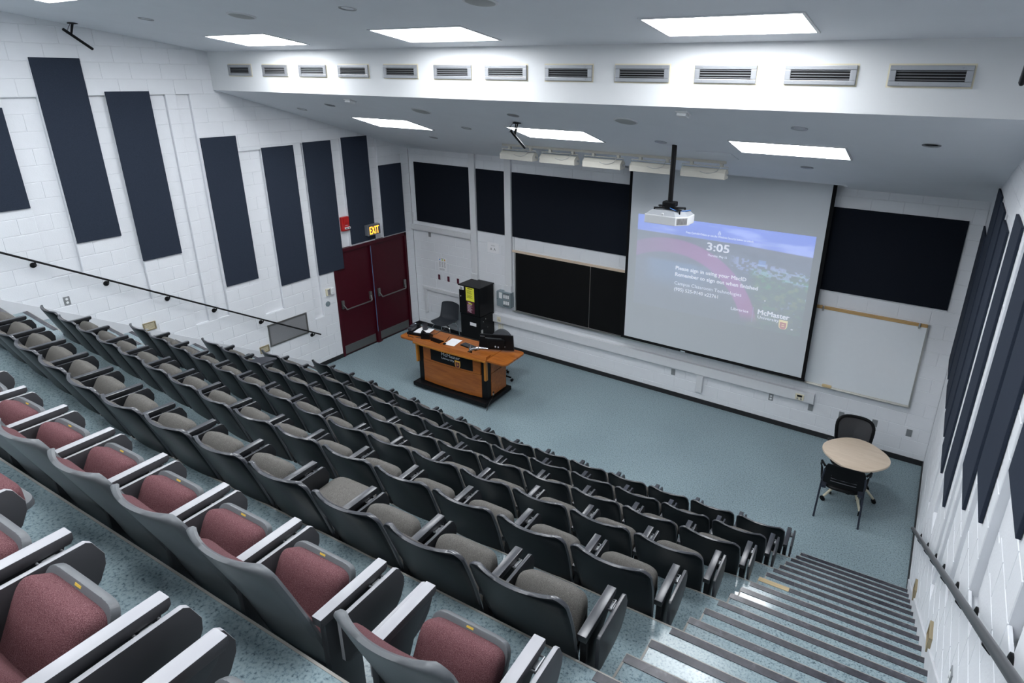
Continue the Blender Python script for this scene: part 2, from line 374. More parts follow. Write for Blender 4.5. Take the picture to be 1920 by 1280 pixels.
def block_wall(name, loc, rotz, s0, s1, mods, recs, holes, zmin, zmax, seen):
    """wall built in its own frame: local x along the wall, local y out into the room, local z up"""
    ss = sorted(set([s0, s1]+[r[0] for r in recs]+[r[1] for r in recs]+[h[0] for h in holes]+[h[1] for h in holes]))
    zs = sorted(set([-.1, 7.2]+[r[2] for r in recs]+[r[3] for r in recs]+[h[2] for h in holes]+[h[3] for h in holes]))
    def dep(s, z):
        for a, b, c, d, dd in recs:
            if a < s < b and c < z < d: return -dd
        return 0.
    def hole(s, z): return any(a < s < b and c < z < d for a, b, c, d in holes)
    bm = nb(); MO = -.0045
    D = [[(None if hole((ss[i]+ss[i+1])/2, (zs[j]+zs[j+1])/2) else dep((ss[i]+ss[i+1])/2, (zs[j]+zs[j+1])/2)+MO) for j in range(len(zs)-1)] for i in range(len(ss)-1)]
    for i in range(len(ss)-1):
        for j in range(len(zs)-1):
            d = D[i][j]; dd = d if d is not None else -.18
            if d is not None: quad(bm, (ss[i], d, zs[j]), (ss[i+1], d, zs[j]), (ss[i+1], d, zs[j+1]), (ss[i], d, zs[j+1]))
            if i+1 < len(ss)-1:
                e = D[i+1][j]; e = e if e is not None else -.18
                if e != dd: quad(bm, (ss[i+1], dd, zs[j]), (ss[i+1], e, zs[j]), (ss[i+1], e, zs[j+1]), (ss[i+1], dd, zs[j+1]))
            if j+1 < len(zs)-1:
                e = D[i][j+1]; e = e if e is not None else -.18
                if e != dd: quad(bm, (ss[i], dd, zs[j+1]), (ss[i], e, zs[j+1]), (ss[i+1], e, zs[j+1]), (ss[i+1], dd, zs[j+1]))
    me = bpy.data.meshes.new(name); bm.to_mesh(me); bm.free()
    o = struct(objm(name, me, m_mortar)); o.location = loc; o.rotation_euler = (0, 0, rotz)
    pieces = []
    j = 0
    while course_z(j)[0] < 6.9:
        za, zb = course_z(j); zm = (za+zb)/2
        cuts = []
        i = 0 if j % 2 else -1
        while i < len(mods)-1:
            a = mods[max(i, 0)]; b = mods[min(i+2, len(mods)-1)]; cuts.append((a, b)); i += 2
        marks = [m for r in recs if r[2]-.02 < zm < r[3]+.02 for m in r[:2]]+[m for h in holes if h[2] < zm < h[3] for m in h[:2]]
        for a, b in cuts:
            pts = sorted([a]+[m for m in marks if a+.012 < m < b-.012]+[b])
            for p, q in zip(pts, pts[1:]):
                sm = (p+q)/2
                if q-p < .03 or za > zmax(sm) or zb < zmin(sm): continue
                top = zb
                for h in holes:                              # cut down blocks that reach into an opening
                    if h[0] < sm < h[1] and za < h[2] < zb-.02: top = h[2]
                lo = za
                for h in holes:
                    if h[0] < sm < h[1] and lo < h[3] < top: lo = h[3]
                if any(h[0] < sm < h[1] and h[2]-.001 < (lo+top)/2 < h[3] for h in holes) or top-lo < .02: continue
                pieces.append((p, q, lo, top, dep(sm, zm)+random.uniform(-.0007, .0007)))
        j += 1
    def rank(p): return 0 if seen(((p[0]+p[1])/2, (p[2]+p[3])/2)) else 1
    pieces.sort(key=lambda p: (rank(p), -(p[1]-p[0])*(p[3]-p[2])))
    for p in pieces[:290]:
        b = bpy.data.objects.new('block', block_mesh(p[1]-p[0], p[3]-p[2])); COL.objects.link(b); b.parent = o
        b.location = (p[0], p[4], p[2])
    if len(pieces) > 290:
        bm = nb()
        for p in pieces[290:]:
            me = block_mesh(p[1]-p[0], p[3]-p[2]); n0 = len(bm.verts)
            vv = [bm.verts.new(v.co+Vector((p[0], p[4], p[2]))) for v in me.vertices]
            for f in me.polygons: bm.faces.new([vv[k] for k in f.vertices])
        me = bpy.data.meshes.new('blocks'); bm.to_mesh(me); bm.free()
        stuff(objm('block_field', me, m_wall, o, world=False))
    return o
# recessed half-block strips of the side walls, as distances from the front wall: (s0, s1, z0, z1)
RECS = [(.845, 1.08, 2.2, 4.26), (1.695, 1.915, 2.19, 4.245), (2.503, 2.70, .995, 4.22), (3.31, 3.675, 1.40, 4.185),
        (4.31, 4.505, 1.59, 5.135), (4.652, 4.865, 1.60, 5.125), (5.407, 5.615, 2.19, 5.09), (6.17, 6.53, 2.785, 5.05), (7.10, 7.30, 3.35, 5.05), (7.9, 8.25, 3.9, 5.05)]
RD = .045
sedge = sorted({e for r in RECS for e in r[:2]} | {0., 2.17, .235, 8.9, 12.6})
MODS = []
for a, b in zip(sedge, sedge[1:]):
    n = max(1, round((b-a)/.2)); MODS += [a+(b-a)*i/n for i in range(n)]
MODS.append(12.6)
PAN = [(.239, .845, 2.224, 3.665), (1.08, 1.69, 2.235, 4.26), (1.93, 2.515, 1.815, 4.235), (2.713, 3.305, 1.827, 4.21), (3.715, 4.28, 2.08, 4.432),
       (4.868, 5.42, 2.787, 5.105), (5.622, 6.16, 3.208, 5.505), (6.548, 7.10, 3.745, 4.94), (7.30, 7.86, 4.12, 5.90)]
def zst(s): return max(0., (s-2.55)*.597)
def zwall(s): return zlo(-s)+.12 if s < 3.932 else zup(-s)+.12
def hid(s, z): return any(a-.05 < s < b+.05 and c+.05 < z < d-.05 for a, b, c, d in PAN)
DOOR = (.235, 2.172, -.1, 2.20)
MODL = MODS
wall_left = block_wall('wall_left', (0, 0, 0), -PI/2, 0., 12.6, [-m for m in MODS][::-1] and MODS, [r+(RD,) for r in RECS], [DOOR], zst, zwall, lambda p: p[0] < 8.2 and not hid(*p) and p[1] < zwall(p[0]))
RM = [(-b, -a, c, d) for a, b, c, d in RECS]
wall_right = block_wall('wall_right', (W, 0, 0), PI/2, -12.6, 0., [-m for m in MODS[::-1]], [r+(RD,) for r in RM], [], lambda s: zst(-s), lambda s: zwall(-s), lambda p: -p[0] < 8.2 and not hid(-p[0], p[1]))
fm = [-W]+[-.2*i for i in range(int(W/.2), -1, -1)]
FP = [(.158, 1.655, 2.43, 3.673), (1.80, 2.51, 2.44, 3.67), (2.68, 5.15, 2.436, 3.673), (8.30, 9.967, 2.44, 3.67), (2.75, 8.3, .92, 2.13), (5.22, 8.33, 1., 4.1), (8.2, 9.8, .92, 2.15)]
wall_front = block_wall('wall_front', (0, 0, 0), PI, -W, 0., fm, [], [], lambda s: 0., lambda s: 4.05, lambda p: not any(a+.1 < -p[0] < b-.1 and c+.1 < p[1] < d-.1 for a, b, c, d in FP))

# skirtings, baseboards
bm = nb(); box(bm, 0, -.014, 0, W, 0, .085, bev=.004); struct(obj('baseboard_front', bm, m_base))
bm = nb(); box(bm, 0, -3.30, 0, .014, -2.175, .085, bev=.004); box(bm, 0, -.23, 0, .014, 0, .085, bev=.004); struct(obj('baseboard_left', bm, m_base))
bm = nb(); box(bm, W-.014, -3.0, 0, W, 0, .085, bev=.004); struct(obj('baseboard_right', bm, m_base))
sk = [(-2.62, .0), (-12.6, 5.96), (-12.6, 5.0), (-3.3, -.05)]
sk2 = [(-2.62, .015), (-12.6, 5.985), (-12.6, 5.0), (-3.3, -.05)]
bm = nb(); prism(bm, sk2, 'x', -.002, .012, ); struct(obj('trim_2', bm, m_skirt))
bm = nb(); prism(bm, sk2, 'x', W-.012, W+.002); struct(obj('trim_3', bm, m_skirt))

# double door in the left wall
d1 = struct(thing('door_1', '', '', (0, -1.2, 0)))
del d1['label']; del d1['category']
bm = nb()
box(bm, -.1, -2.172, 0, .018, -2.118, 2.20, bev=.004); box(bm, -.1, -.292, 0, .018, -.235, 2.20, bev=.004); box(bm, -.1, -2.172, 2.135, .018, -.235, 2.20, bev=.004)
box(bm, -.12, -2.15, 0, -.09, -.25, 2.18)
obj('door_frame', bm, m_door, d1)
bm = nb(); box(bm, -.06, -1.262, 0, .028, -1.182, 2.14, bev=.004); box(bm, -.05, -1.275, 0, .045, -1.165, .022, bev=.003)
obj('mullion', bm, m_door, d1)
bm = nb(); box(bm, .0285, -1.256, .25, .031, -1.243, 2.12); obj('worn_strip', bm, mat('worn_blue', (.10, .19, .33), .5), d1)
for ya, yb, hy in ((-2.114, -1.266, -1), (-1.178, -.296, 1)):
    bm = nb(); box(bm, -.06, ya, .012, -.018, yb, 2.13, bev=.003); lf = obj('door_leaf', bm, m_door, d1)
    bm = nb(); box(bm, -.018, ya+.02, .03, -.0155, yb-.02, .205); obj('kick_plate', bm, m_kick, lf)
    bm = nb()
    for yy in (ya+.07, yb-.07):
        box(bm, -.018, yy-.03, 1.0, .02, yy+.03, 1.17, bev=.006)
        tube(bm, [(.015, yy, 1.08), (.055, yy+.02*(1 if yy < (ya+yb)/2 else -1), 1.02), (.06, yy+.035*(1 if yy < (ya+yb)/2 else -1), .985)], .013, 8)
    tube(bm, [(.06, ya+.105, .985), (.06, yb-.105, .985)], .013, 10)
    obj('panic_bar', bm, m_kick, lf, smooth=True)

# ------------------------------------------------------------------ acoustic panels
ORD = ['first', 'second', 'third', 'fourth', 'fifth', 'sixth', 'seventh', 'eighth', 'ninth', 'tenth', 'eleventh', 'twelfth', 'thirteenth', 'fourteenth', 'fifteenth', 'sixteenth']
PT = .022
for k, (a, b, c, d) in enumerate(PAN[:8]):
    bm = nb(); box(bm, .002, -b, c, PT, -a, d, bev=.004)
    w = ['nearest the front corner, above the door', 'above the door, behind EXIT sign', 'just left of the door'][k] if k < 3 else ORD[k]+' from the front corner'
    tag(obj('acoustic_panel', bm, m_fab), 'tall navy acoustic panel on left block wall, '+w, 'wall panel', 'navy panels on the left wall')
for k, (a, b, c, d) in enumerate(PAN[:9]):
    if k == 7: a, b, c, d = (6.36, 6.90, 3.67, 5.0)
    if k == 8: continue
    if k == 0: a, b, c, d = (.10, .79, 1.77, 3.65)
    if k == 1: a, b, c, d = (1.0, 1.69, 1.77, 4.25)
    if k == 2: a, b, c, d = (1.83, 2.44, 1.785, 4.22)
    if k == 3: a, b, c, d = (2.62, 3.20, 1.775, 4.18)
    if k == 4: a, b, c, d = (3.59, 4.16, 2.01, 4.40)
    if k == 5: a, b, c, d = (4.69, 5.29, 2.735, 5.10)
    if k == 6: a, b, c, d = (5.43, 6.01, 3.13, 5.50)
    bm = nb(); box(bm, W-PT, -b, c, W-.002, -a, d, bev=.004)
    tag(obj('acoustic_panel', bm, m_fab), 'tall navy acoustic panel on right block wall, %s from the front corner' % ORD[k], 'wall panel', 'navy panels on the right wall')
for nm, (a, b, c, d) in {'left of the white conduit': (.158, 1.645, 2.43, 3.673), 'narrow, between two white conduits': (1.815, 2.508, 2.44, 3.668),
                         'above the blackboard beside the screen': (2.68, 5.30, 2.436, 3.673), 'right of the screen above whiteboard': (8.25, 9.967, 2.44, 3.672)}.items():
    bm = nb(); box(bm, a, -PT, c, b, -.002, d, bev=.004)
    tag(obj('acoustic_panel', bm, m_fabd), 'black acoustic panel on front wall, '+nm, 'wall panel', 'black panels on the front wall')

# ------------------------------------------------------------------ ceiling fittings
def on_up(x, y): return (x, y, zup(y)), (-math.atan(SU), 0, 0)
def on_lo(x, y): return (x, y, zlo(y)), (-math.atan(SL), 0, 0)
def clone(root, loc, rot, label, group=None):
    r = root.copy(); COL.objects.link(r); r.location = loc; r.rotation_euler = rot; r['label'] = label
    if group: r['group'] = group
    for ch in list(root.children):
        c = ch.copy(); COL.objects.link(c); c.parent = r
        for g in list(ch.children):
            d = g.copy(); COL.objects.link(d); d.parent = c
    return r
def make_light():
    t = thing('ceiling_light', 'x', 'ceiling light', (0, 0, 0), group='rectangular ceiling lights')
    bm = nb(); hx, hy, f = .585, .29, .022
    for q in ((-hx-f, -hy-f, hx+f, -hy), (-hx-f, hy, hx+f, hy+f), (-hx-f, -hy, -hx, hy), (hx, -hy, hx+f, hy)):
        box(bm, q[0], q[1], -.010, q[2], q[3], .02)
    obj('frame', bm, m_trimw, t, world=False)
    bm = nb(); box(bm, -hx, -hy, -.004, hx, hy, .012); obj('diffuser', bm, m_lamp, t, world=False)
    return t
L0 = make_light(); first = True
LP = [('up', 2.15, -4.55, 'left of three on upper ceiling above the vents'), ('up', 5.04, -4.535, 'middle of three on upper ceiling above the vents'), ('up', 8.0, -4.54, 'right of three on upper ceiling above the vents'),
      ('lo', 2.10, -2.37, 'left of three on lower ceiling'), ('lo', 5.11, -2.37, 'middle of three on lower ceiling, behind hanging microphone'), ('lo', 8.11, -2.365, 'right of three on lower ceiling, beside projector pole'),
      ('up', 2.15, -6.69, 'cut by the top edge of the photo, upper left')]
LP += [('up', x, y, '%s one of the %s row, beyond the top of the photo' % (w, q)) for q, y, ws in (('second', -6.69, ((5.04, 'middle'), (8.0, 'right'))), ('third', -8.85, ((2.15, 'left'), (5.04, 'middle'), (8.0, 'right'))), ('rearmost', -11.0, ((2.15, 'left'), (5.04, 'middle'), (8.0, 'right')))) for x, w in ws]
for p, x, y, w in LP:
    loc, rot = on_up(x, y) if p == 'up' else on_lo(x, y)
    lb = 'bright rectangular ceiling light, '+w
    if first: L0.location, L0.rotation_euler, L0['label'] = loc, rot, lb; first = False
    else: clone(L0, loc, rot, lb)
def down_light():
    t = thing('downlight', 'x', 'downlight', group='round recessed downlights')
    bm = nb(); lathe(bm, [(.052, .0), (.075, -.006), (.078, .004), (.055, .02)], n=20); obj('trim_ring', bm, m_alup, t, smooth=True, world=False)
    bm = nb(); lathe(bm, [(.054, .004), (.045, .016), (.01, .02)], n=20); obj('reflector', bm, m_lens, t, smooth=True, world=False)
    return t
D0 = down_light(); first = True
for p, x, y, w in [('up', 1.88, -5.65, 'upper ceiling, left of the oval speaker'), ('up', 5.0, -5.55, 'upper ceiling, at the top edge left of centre'),
                   ('lo', .765, -2.99, 'lower ceiling, leftmost'), ('lo', 1.89, -3.35, 'lower ceiling, just under bulkhead at left'), ('lo', 5.10, -3.295, 'lower ceiling, behind the microphone mount'),
                   ('lo', 3.605, -2.38, 'lower ceiling, between left and middle lights'), ('lo', 2.075, -1.43, 'lower ceiling, above the front left corner'), ('lo', 6.595, -2.32, 'lower ceiling, beside the projector pole'),
                   ('lo', 8.375, -3.34, 'lower ceiling, above the right light'), ('lo', 9.44, -2.965, 'lower ceiling, rightmost'), ('lo', 8.14, -1.40, 'lower ceiling, below the right light')]:
    loc, rot = on_up(x, y) if p == 'up' else on_lo(x, y)
    lb = 'small round recessed downlight, '+w
    if first: D0.location, D0.rotation_euler, D0['label'] = loc, rot, lb; first = False
    else: clone(D0, loc, rot, lb)
def speaker():
    t = thing('ceiling_speaker', 'x', 'speaker', group='round ceiling speakers')
    bm = nb(); lathe(bm, [(.135, .0), (.135, -.008), (.122, -.012)], n=32); obj('rim', bm, m_trimw, t, smooth=True, world=False)
    bm = nb(); lathe(bm, [(.122, -.010), (.10, -.017), (.05, -.021), (.005, -.022)], n=32); obj('grille', bm, m_spk, t, smooth=True, world=False)
    return t
S0 = speaker(); first = True
for p, x, y, w in [('up', 3.49, -5.56, 'upper ceiling, left one'), ('up', 6.42, -5.52, 'upper ceiling, at top edge of the photo'), ('lo', 3.61, -3.285, 'lower ceiling, left one'), ('lo', 6.59, -3.30, 'lower ceiling, right one')]:
    loc, rot = on_up(x, y) if p == 'up' else on_lo(x, y)
    lb = 'round white ceiling speaker, '+w
    if first: S0.location, S0.rotation_euler, S0['label'] = loc, rot, lb; first = False
    else: clone(S0, loc, rot, lb)
def smoke():
    t = thing('smoke_detector', 'x', 'detector', group='white detectors under the bulkhead')
    bm = nb(); box(bm, -.06, -.06, -.012, .06, .06, .002, bev=.004); obj('base', bm, m_white, t, world=False)
    bm = nb(); box(bm, -.05, -.05, -.042, .05, .05, -.012, bev=.012); obj('sensor_head', bm, m_white, t, world=False)
    return t
K0 = smoke()
for k, (x, y, w) in enumerate([(2.71, -3.67, 'left of the two'), (7.39, -3.725, 'right of the two')]):
    loc, rot = on_lo(x, y); lb = 'small white square detector on lower ceiling under bulkhead, '+w
    if k == 0: K0.location, K0.rotation_euler, K0['label'] = loc, rot, lb
    else: clone(K0, loc, rot, lb)
bm = nb(); y0 = -1.78
prism(bm, [(-.22, -.19), (.22, -.19), (.22, .19), (-.22, .19)], 'z', -.008, -.002)
o = obj('access_hatch', bm, m_ceil, None); loc, rot = on_lo(7.13, -1.76); o.location = loc; o.rotation_euler = rot
tag(o, 'flush square access hatch in lower ceiling by the projector pole', 'hatch')

# hanging microphone panels (black bars on ceiling mounts)
def mic(name, x, yt, zt, p0, p1, label):
    t = thing(name, label, 'microphone', (x, yt, zt), group='black hanging ceiling microphones')
    bm = nb(); lathe(bm, [(.055, 0), (.055, -.012), (.03, -.016)], (x, yt, zt), 20); obj('mount_plate', bm, m_blackm, t, smooth=True)
    a, b = Vector(p0), Vector(p1); mid = a.lerp(b, .28)
    bm = nb(); tube(bm, [(x-.016, yt, zt), (mid[0]-.006, mid[1], mid[2])], .009, 8); tube(bm, [(x+.016, yt, zt), (mid[0]+.006, mid[1], mid[2])], .009, 8)
    obj('stem', bm, m_blackm, t, smooth=True)
    bm = nb(); tube(bm, [a, a.lerp(b, .02), a.lerp(b, .98), b], [.012, .017, .017, .012], 10); obj('microphone_bar', bm, m_black, t, smooth=True)
    bm = nb(); tube(bm, [(x-.05, yt, zt), (x-.10, yt-.02, zt-.06), (x-.09, yt-.05, zt-.12), a], .003, 6); obj('cable', bm, m_cable, t, smooth=True)
mic('ceiling_microphone', .25, -5.70, zup(-5.70), (.25, -5.82, 5.83), (.25, -5.54, 5.61), 'black tilted microphone bar hanging above the left wall panels')
mic('ceiling_microphone', 4.88, -2.91, zlo(-2.91), (4.88, -3.045, 4.718), (4.88, -2.735, 4.48), 'black tilted microphone bar hanging in front of the middle light')
mic('ceiling_microphone', 9.86, -5.50, zup(-5.50), (9.86, -5.70, 5.80), (9.86, -5.10, 5.345), 'black microphone bar just entering at the right edge')

# air vents on the bulkhead
VX = [(.50, 1.03), (1.305, 1.84), (2.092, 2.63), (2.855, 3.42), (3.68, 4.215), (4.485, 5.01), (5.214, 5.745), (5.978, 6.515), (6.77, 7.31), (7.554, 8.09), (8.315, 8.87), (9.075, 9.645)]
yv = YS
t = thing('air_vent', 'x', 'air vent', (0, yv, 5.392), group='grey air vents along the bulkhead')
hw, hh, f = .27, .073, .034
bm = nb()
for q in ((-hw, -hh, hw, -hh+f), (-hw, hh-f, hw, hh), (-hw, -hh+f, -hw+f+.012, hh-f), (hw-f-.012, -hh+f, hw, hh-f)):
    box(bm, q[0], -.026, q[1], q[2], .002, q[3], bev=.004)
obj('frame', bm, m_alup, t, world=False)
bm = nb(); box(bm, -hw-.012, -.008, -hh-.012, hw+.012, .002, hh+.012); obj('flange', bm, m_cream, t, world=False)
bm = nb(); box(bm, -hw+f, -.012, -hh+f, hw-f, -.0085, hh-f); obj('duct_back', bm, m_dark, t, world=False)
for i in range(5):
    bm = nb(); z = -hh+f+.012+i*.0205
    prism(bm, [(-.024, z-.006), (-.022, z-.006), (-.011, z+.002), (-.013, z+.002)], 'x', -hw+f, hw-f)
    obj('louvre', bm, m_alup, t, world=False)
bm = nb()
for sx in (-1, 1):
    for sz in (-1, 1): lathe(bm, [(.006, 0), (.005, -.003)], (sx*.2, -.026, sz*(hh-f/2)), 8, 'y')
obj('screws', bm, m_alup, t, world=False)
for k, (a, b) in enumerate(VX):
    lb = 'grey louvred air vent on white bulkhead, %s from the left' % ORD[k]
    if k == 0: t.location.x = (a+b)/2; t['label'] = lb
    else: clone(t, ((a+b)/2, yv, 5.392), (0, 0, 0), lb)

# track with five wall-wash lights
trk = thing('light_track', 'long white track on the ceiling above the five box lights', 'light track', (5.3, -1.36, zlo(-1.36)))
bm = nb(); box(bm, 3.49, -1.38, 4.312, 7.13, -1.34, zlo(-1.38), bev=.004); obj('track_bar', bm, m_tan, trk)
TX = [(3.50, 4.13, 3.642, 4.042), (4.26, 4.88, 4.402, 4.806), (5.02, 5.64, 5.159, 5.566), (5.785, 6.395, 5.913, 6.316), (6.545, 7.155, 6.665, 7.076)]
for k, (a, b, s1, s2) in enumerate(TX):
    t = thing('wall_wash_light', 'white box wall-wash light hanging from the track, %s from the left' % ORD[k], 'track light', ((a+b)/2, -1.38, 4.1), group='white box lights on the track')
    prof = [(-1.46, 4.12), (-1.46, 4.20), (-1.41, 4.245), (-1.35, 4.245), (-1.30, 4.20), (-1.30, 4.12)]
    bm = nb(); prism(bm, prof, 'x', a+.01, b-.01, bev=.005); obj('housing', bm, m_tan, t)
    bm = nb()
    prism(bm, prof, 'x', a, a+.01); prism(bm, prof, 'x', b-.01, b); obj('end_cap', bm, m_tan, t)
    bm = nb()
    tube(bm, [(a-.012, -1.38, 4.18), (a-.012, -1.38, 4.275), (b+.012, -1.38, 4.275), (b+.012, -1.38, 4.18)], .006, 6)
    obj('yoke', bm, m_tan, t)
    bm = nb()
    for s in (s1, s2): box(bm, s-.022, -1.395, 4.268, s+.022, -1.345, 4.318, bev=.004)
    obj('track_adapter', bm, m_tan, t)
    bm = nb(); tube(bm, [(s2-.01, -1.40, 4.29)]+[(s2-.02-.24*i/8, -1.47, 4.262-.075*math.sin(PI*min(1, .15+.6*i/8))) for i in range(9)], .0045, 6); obj('cord', bm, m_spk, t, smooth=True)
    bm = nb(); lathe(bm, [(.016, b+.002), (.016, b+.02)], (0, -1.38, 4.18), 12, 'x'); obj('tilt_knob', bm, m_chrome, t)

# projector on its pole
pj = thing('projector', 'white projector hanging on a black pole in front of the screen', 'projector', (6.72, -2.18, 3.63))
px, py = 6.72, -2.18
def ft(s, dx=0): return [(px+x*s+dx, py+y*s) for x, y in [(-.265, -.17), (.15, -.17), (.275, -.04), (.275, .17), (-.265, .17)]]
bm = nb(); prism(bm, ft(1), 'z', 3.632, 3.745, bev=.01); obj('body', bm, m_white, pj)
bm = nb(); A = ft(.96); B = ft(.72)
va = [bm.verts.new((x, y, 3.745)) for x, y in A]; vb = [bm.verts.new((x, y, 3.80)) for x, y in B]
for i in range(5): bm.faces.new((va[i], va[(i+1) % 5], vb[(i+1) % 5], vb[i]))
bm.faces.new(vb); obj('top_cover', bm, mat('projector_grey', (.42, .44, .47), .45), pj)
bm = nb()
p0, p1 = Vector((px+.165, py-.157, 0)), Vector((px+.262, py-.053, 0)); nn = Vector((.72, -.69, 0))*.003
for i in range(12):
    q = p0.lerp(p1, (i+.2)/12)+nn; q2 = p0.lerp(p1, (i+.75)/12)+nn
    quad(bm, (q.x, q.y, 3.650), (q2.x, q2.y, 3.650), (q2.x, q2.y, 3.728), (q.x, q.y, 3.728))
obj('vent_slots', bm, mat('projector_vent', (.18, .17, .17), .6), pj)
bm = nb(); lathe(bm, [(.05, .17), (.05, .20), (.035, .205)], (px-.1, py, 3.70), 20, 'y'); obj('lens', bm, m_black, pj, smooth=True)
bm = nb(); box(bm, px-.04, -2.343, 3.742, px-.015, -2.25, 3.772, bev=.003); obj('latch', bm, m_white, pj)
bm = nb(); tube(bm, [(px, py, 3.86), (px, py, zlo(py)+.02)], .031, 16); obj('pole', bm, m_blackm, pj, smooth=True)
bm = nb(); box(bm, px-.085, py-.06, 3.84, px+.085, py+.06, 3.905, bev=.015)
box(bm, px-.20, py-.025, 3.815, px+.2, py+.025, 3.828, rot=.5); box(bm, px-.2, py-.025, 3.815, px+.2, py+.025, 3.828, rot=-.5)
for a, b in ((-.17, -.09), (.17, .09), (-.17, .09), (.17, -.09)): tube(bm, [(px+a, py+b, 3.77), (px+a, py+b, 3.83)], .009, 8)
box(bm, px-.05, py-.05, 3.81, px+.05, py+.05, 3.85); obj('mount_bracket', bm, m_blackm, pj)
bm = nb(); tube(bm, [(px+.03, py-.06, 3.83), (px+.12, py-.10, 3.815), (px+.2, py-.02, 3.805), (px+.24, py+.10, 3.80)], .006, 6); obj('network_cable', bm, mat('blue_cable', (.02, .16, .5), .5), pj, smooth=True)

# ------------------------------------------------------------------ projection screen and the projected picture
YSC = -.20
sc_ = thing('projection_screen', 'large pulled-down white projection screen with black borders', 'projection screen', (6.787, YSC, .995))
bm = nb(); box(bm, 5.262, YSC, 1.03, 8.305, YSC+.004, 4.4); obj('screen_fabric', bm, m_scr, sc_)
bm = nb(); box(bm, 5.212, YSC-.001, 1.03, 5.262, YSC+.004, 4.4); box(bm, 8.305, YSC-.001, 1.03, 8.357, YSC+.004, 4.4); box(bm, 5.212, YSC-.001, 1.0, 8.357, YSC+.004, 1.03)
obj('black_border', bm, m_scrb, sc_)
bm = nb(); tube(bm, [(5.205, YSC, .998), (8.365, YSC, .998)], .016, 10); wb = obj('weight_bar', bm, m_black, sc_, smooth=True)
bm = nb(); box(bm, 6.34, YSC-.019, .99, 6.42, YSC-.014, 1.008, bev=.002); obj('badge', bm, m_silver, wb)
# projected picture: an aerial view, drawn into a colour attribute (light thrown by the projector)
NX, NY = 300, 170
X0, X1, Z0p, Z1p = 5.405, 8.195, 1.69, 3.25
u, v = np.meshgrid(np.linspace(0, 1, NX), np.linspace(0, 1, NY)); X = X0+u*(X1-X0); Z = Z0p+v*(Z1p-Z0p)
rng = np.random.default_rng(3)
def noise(fx, fy, seed):
    g = np.random.default_rng(seed).random((fy+2, fx+2)); xx = u*fx; yy = v*fy
    i = xx.astype(int); j = yy.astype(int); a = xx-i; b = yy-j; a = a*a*(3-2*a); b = b*b*(3-2*b)
    return (g[j, i]*(1-a)+g[j, i+1]*a)*(1-b)+(g[j+1, i]*(1-a)+g[j+1, i+1]*a)*b
def fbm(fx, fy, s): return sum(noise(fx*2**k, fy*2**k, s+k)/2**k for k in range(4))/1.875
C = np.zeros((NY, NX, 3))
land = np.array([.000, .012, .028])
hor = 2.99-.02*((X-5.4)/2.8)**1.5-.03*np.clip(X-7.2, 0, 1)
def sm(a, b, t): t = np.clip((t-a)/(b-a), 0, 1); return t*t*(3-2*t)
cl = fbm(5, 16, 11)
sky = np.stack([.035+.13*sm(.45, .75, cl), .085+.14*sm(.45, .75, cl), .44+.16*sm(.45, .75, cl)], -1)
sky = sky*(1-.15*(1-sm(2.98, 3.25, Z)))[..., None]
gn = fbm(20, 24, 31)
g1 = np.stack([.018+.03*gn, .030+.035*gn, .075+.05*gn], -1)*.75             # hazy land
tm = sm(7.30, 7.55, X+.10*fbm(7, 7, 77))*sm(2.70, 2.58, Z)
tn = fbm(34, 30, 41)
tree = np.stack([.022+.075*sm(.5, .75, tn)*(fbm(9, 9, 8) > .5), .05+.075*sm(.42, .72, tn), .045+.02*tn], -1)*.75
g1 = g1*(1-tm[..., None])+tree*tm[..., None]
bl = (sm(6.95, 7.15, X)*sm(2.80, 2.77, Z+.11*(X-7.1))*sm(2.54, 2.63, Z+.11*(X-7.1)))[..., None]
bn = (noise(70, 60, 51) > .50)[..., None]
bt = rng.random((NY, NX))[..., None]
g1 = g1+bl*bn*np.array([.10, .12, .22])*(.5+bt*.6)
twr = ((np.abs(X-7.49) < .055) & (np.abs(Z-2.735) < .045))[..., None]; g1 = g1+twr*np.array([.02, .06, .16])
far = (sm(2.80, 2.98, Z)*sm(7.0, 7.6, X))[..., None]; g1 = g1+far*np.array([.05, .04, .035])*.8*(fbm(6, 30, 61))[..., None]
lake = (sm(5.5, 5.8, X)*sm(6.9, 6.3, X)*sm(2.58, 2.50, Z)*sm(2.0, 2.3, Z))[..., None]; g1 = g1+lake*np.array([.005, .03, .07])
wh = (sm(7.5, 7.7, X)*(noise(60, 50, 91) > .86)*(Z < 2.3))[..., None]; g1 = g1+wh*np.array([.10, .12, .22])*.7
fade = (.30+.70*sm(1.75, 2.55, Z)*(.75+.25*sm(5.4, 7.4, X)))[..., None]
g1 = g1*fade
# the broad maroon arc
ax, az, ao, ai = 6.02, 1.42, 1.50, 1.265
ex = (X-ax)/1.03; rad = np.sqrt(ex**2+(Z-az)**2)
arc = sm(ai-.012, ai+.012, rad)*sm(ao+.012, ao-.012, rad)*sm(1.72, 1.95, Z)
arc = (arc*(.55+.45*sm(5.4, 6.6, X)))[..., None]
g1 = g1*(1-.35*arc)+arc*np.array([.10, .0, .085])
isky = sm(-.008, .008, Z-hor)[..., None]
C = (g1*(1-isky)+sky*isky)*1.2
vco = np.stack([X.ravel(), np.full(NX*NY, YSC-.002), Z.ravel()], 1)
ii = np.arange(NX*NY).reshape(NY, NX)
fc = np.stack([ii[:-1, :-1], ii[:-1, 1:], ii[1:, 1:], ii[1:, :-1]], -1).reshape(-1, 4)
me = bpy.data.meshes.new('projected_picture'); me.from_pydata(vco.tolist(), [], fc.tolist())
ca = me.color_attributes.new('picture', 'FLOAT_COLOR', 'POINT')
ca.data.foreach_set('color', np.concatenate([np.clip(C, 0, 1), np.ones((NY, NX, 1))], -1).astype(np.float32).ravel())
mp_ = bpy.data.materials.new('projected_picture'); mp_.use_nodes = True; N = mp_.node_tree.nodes
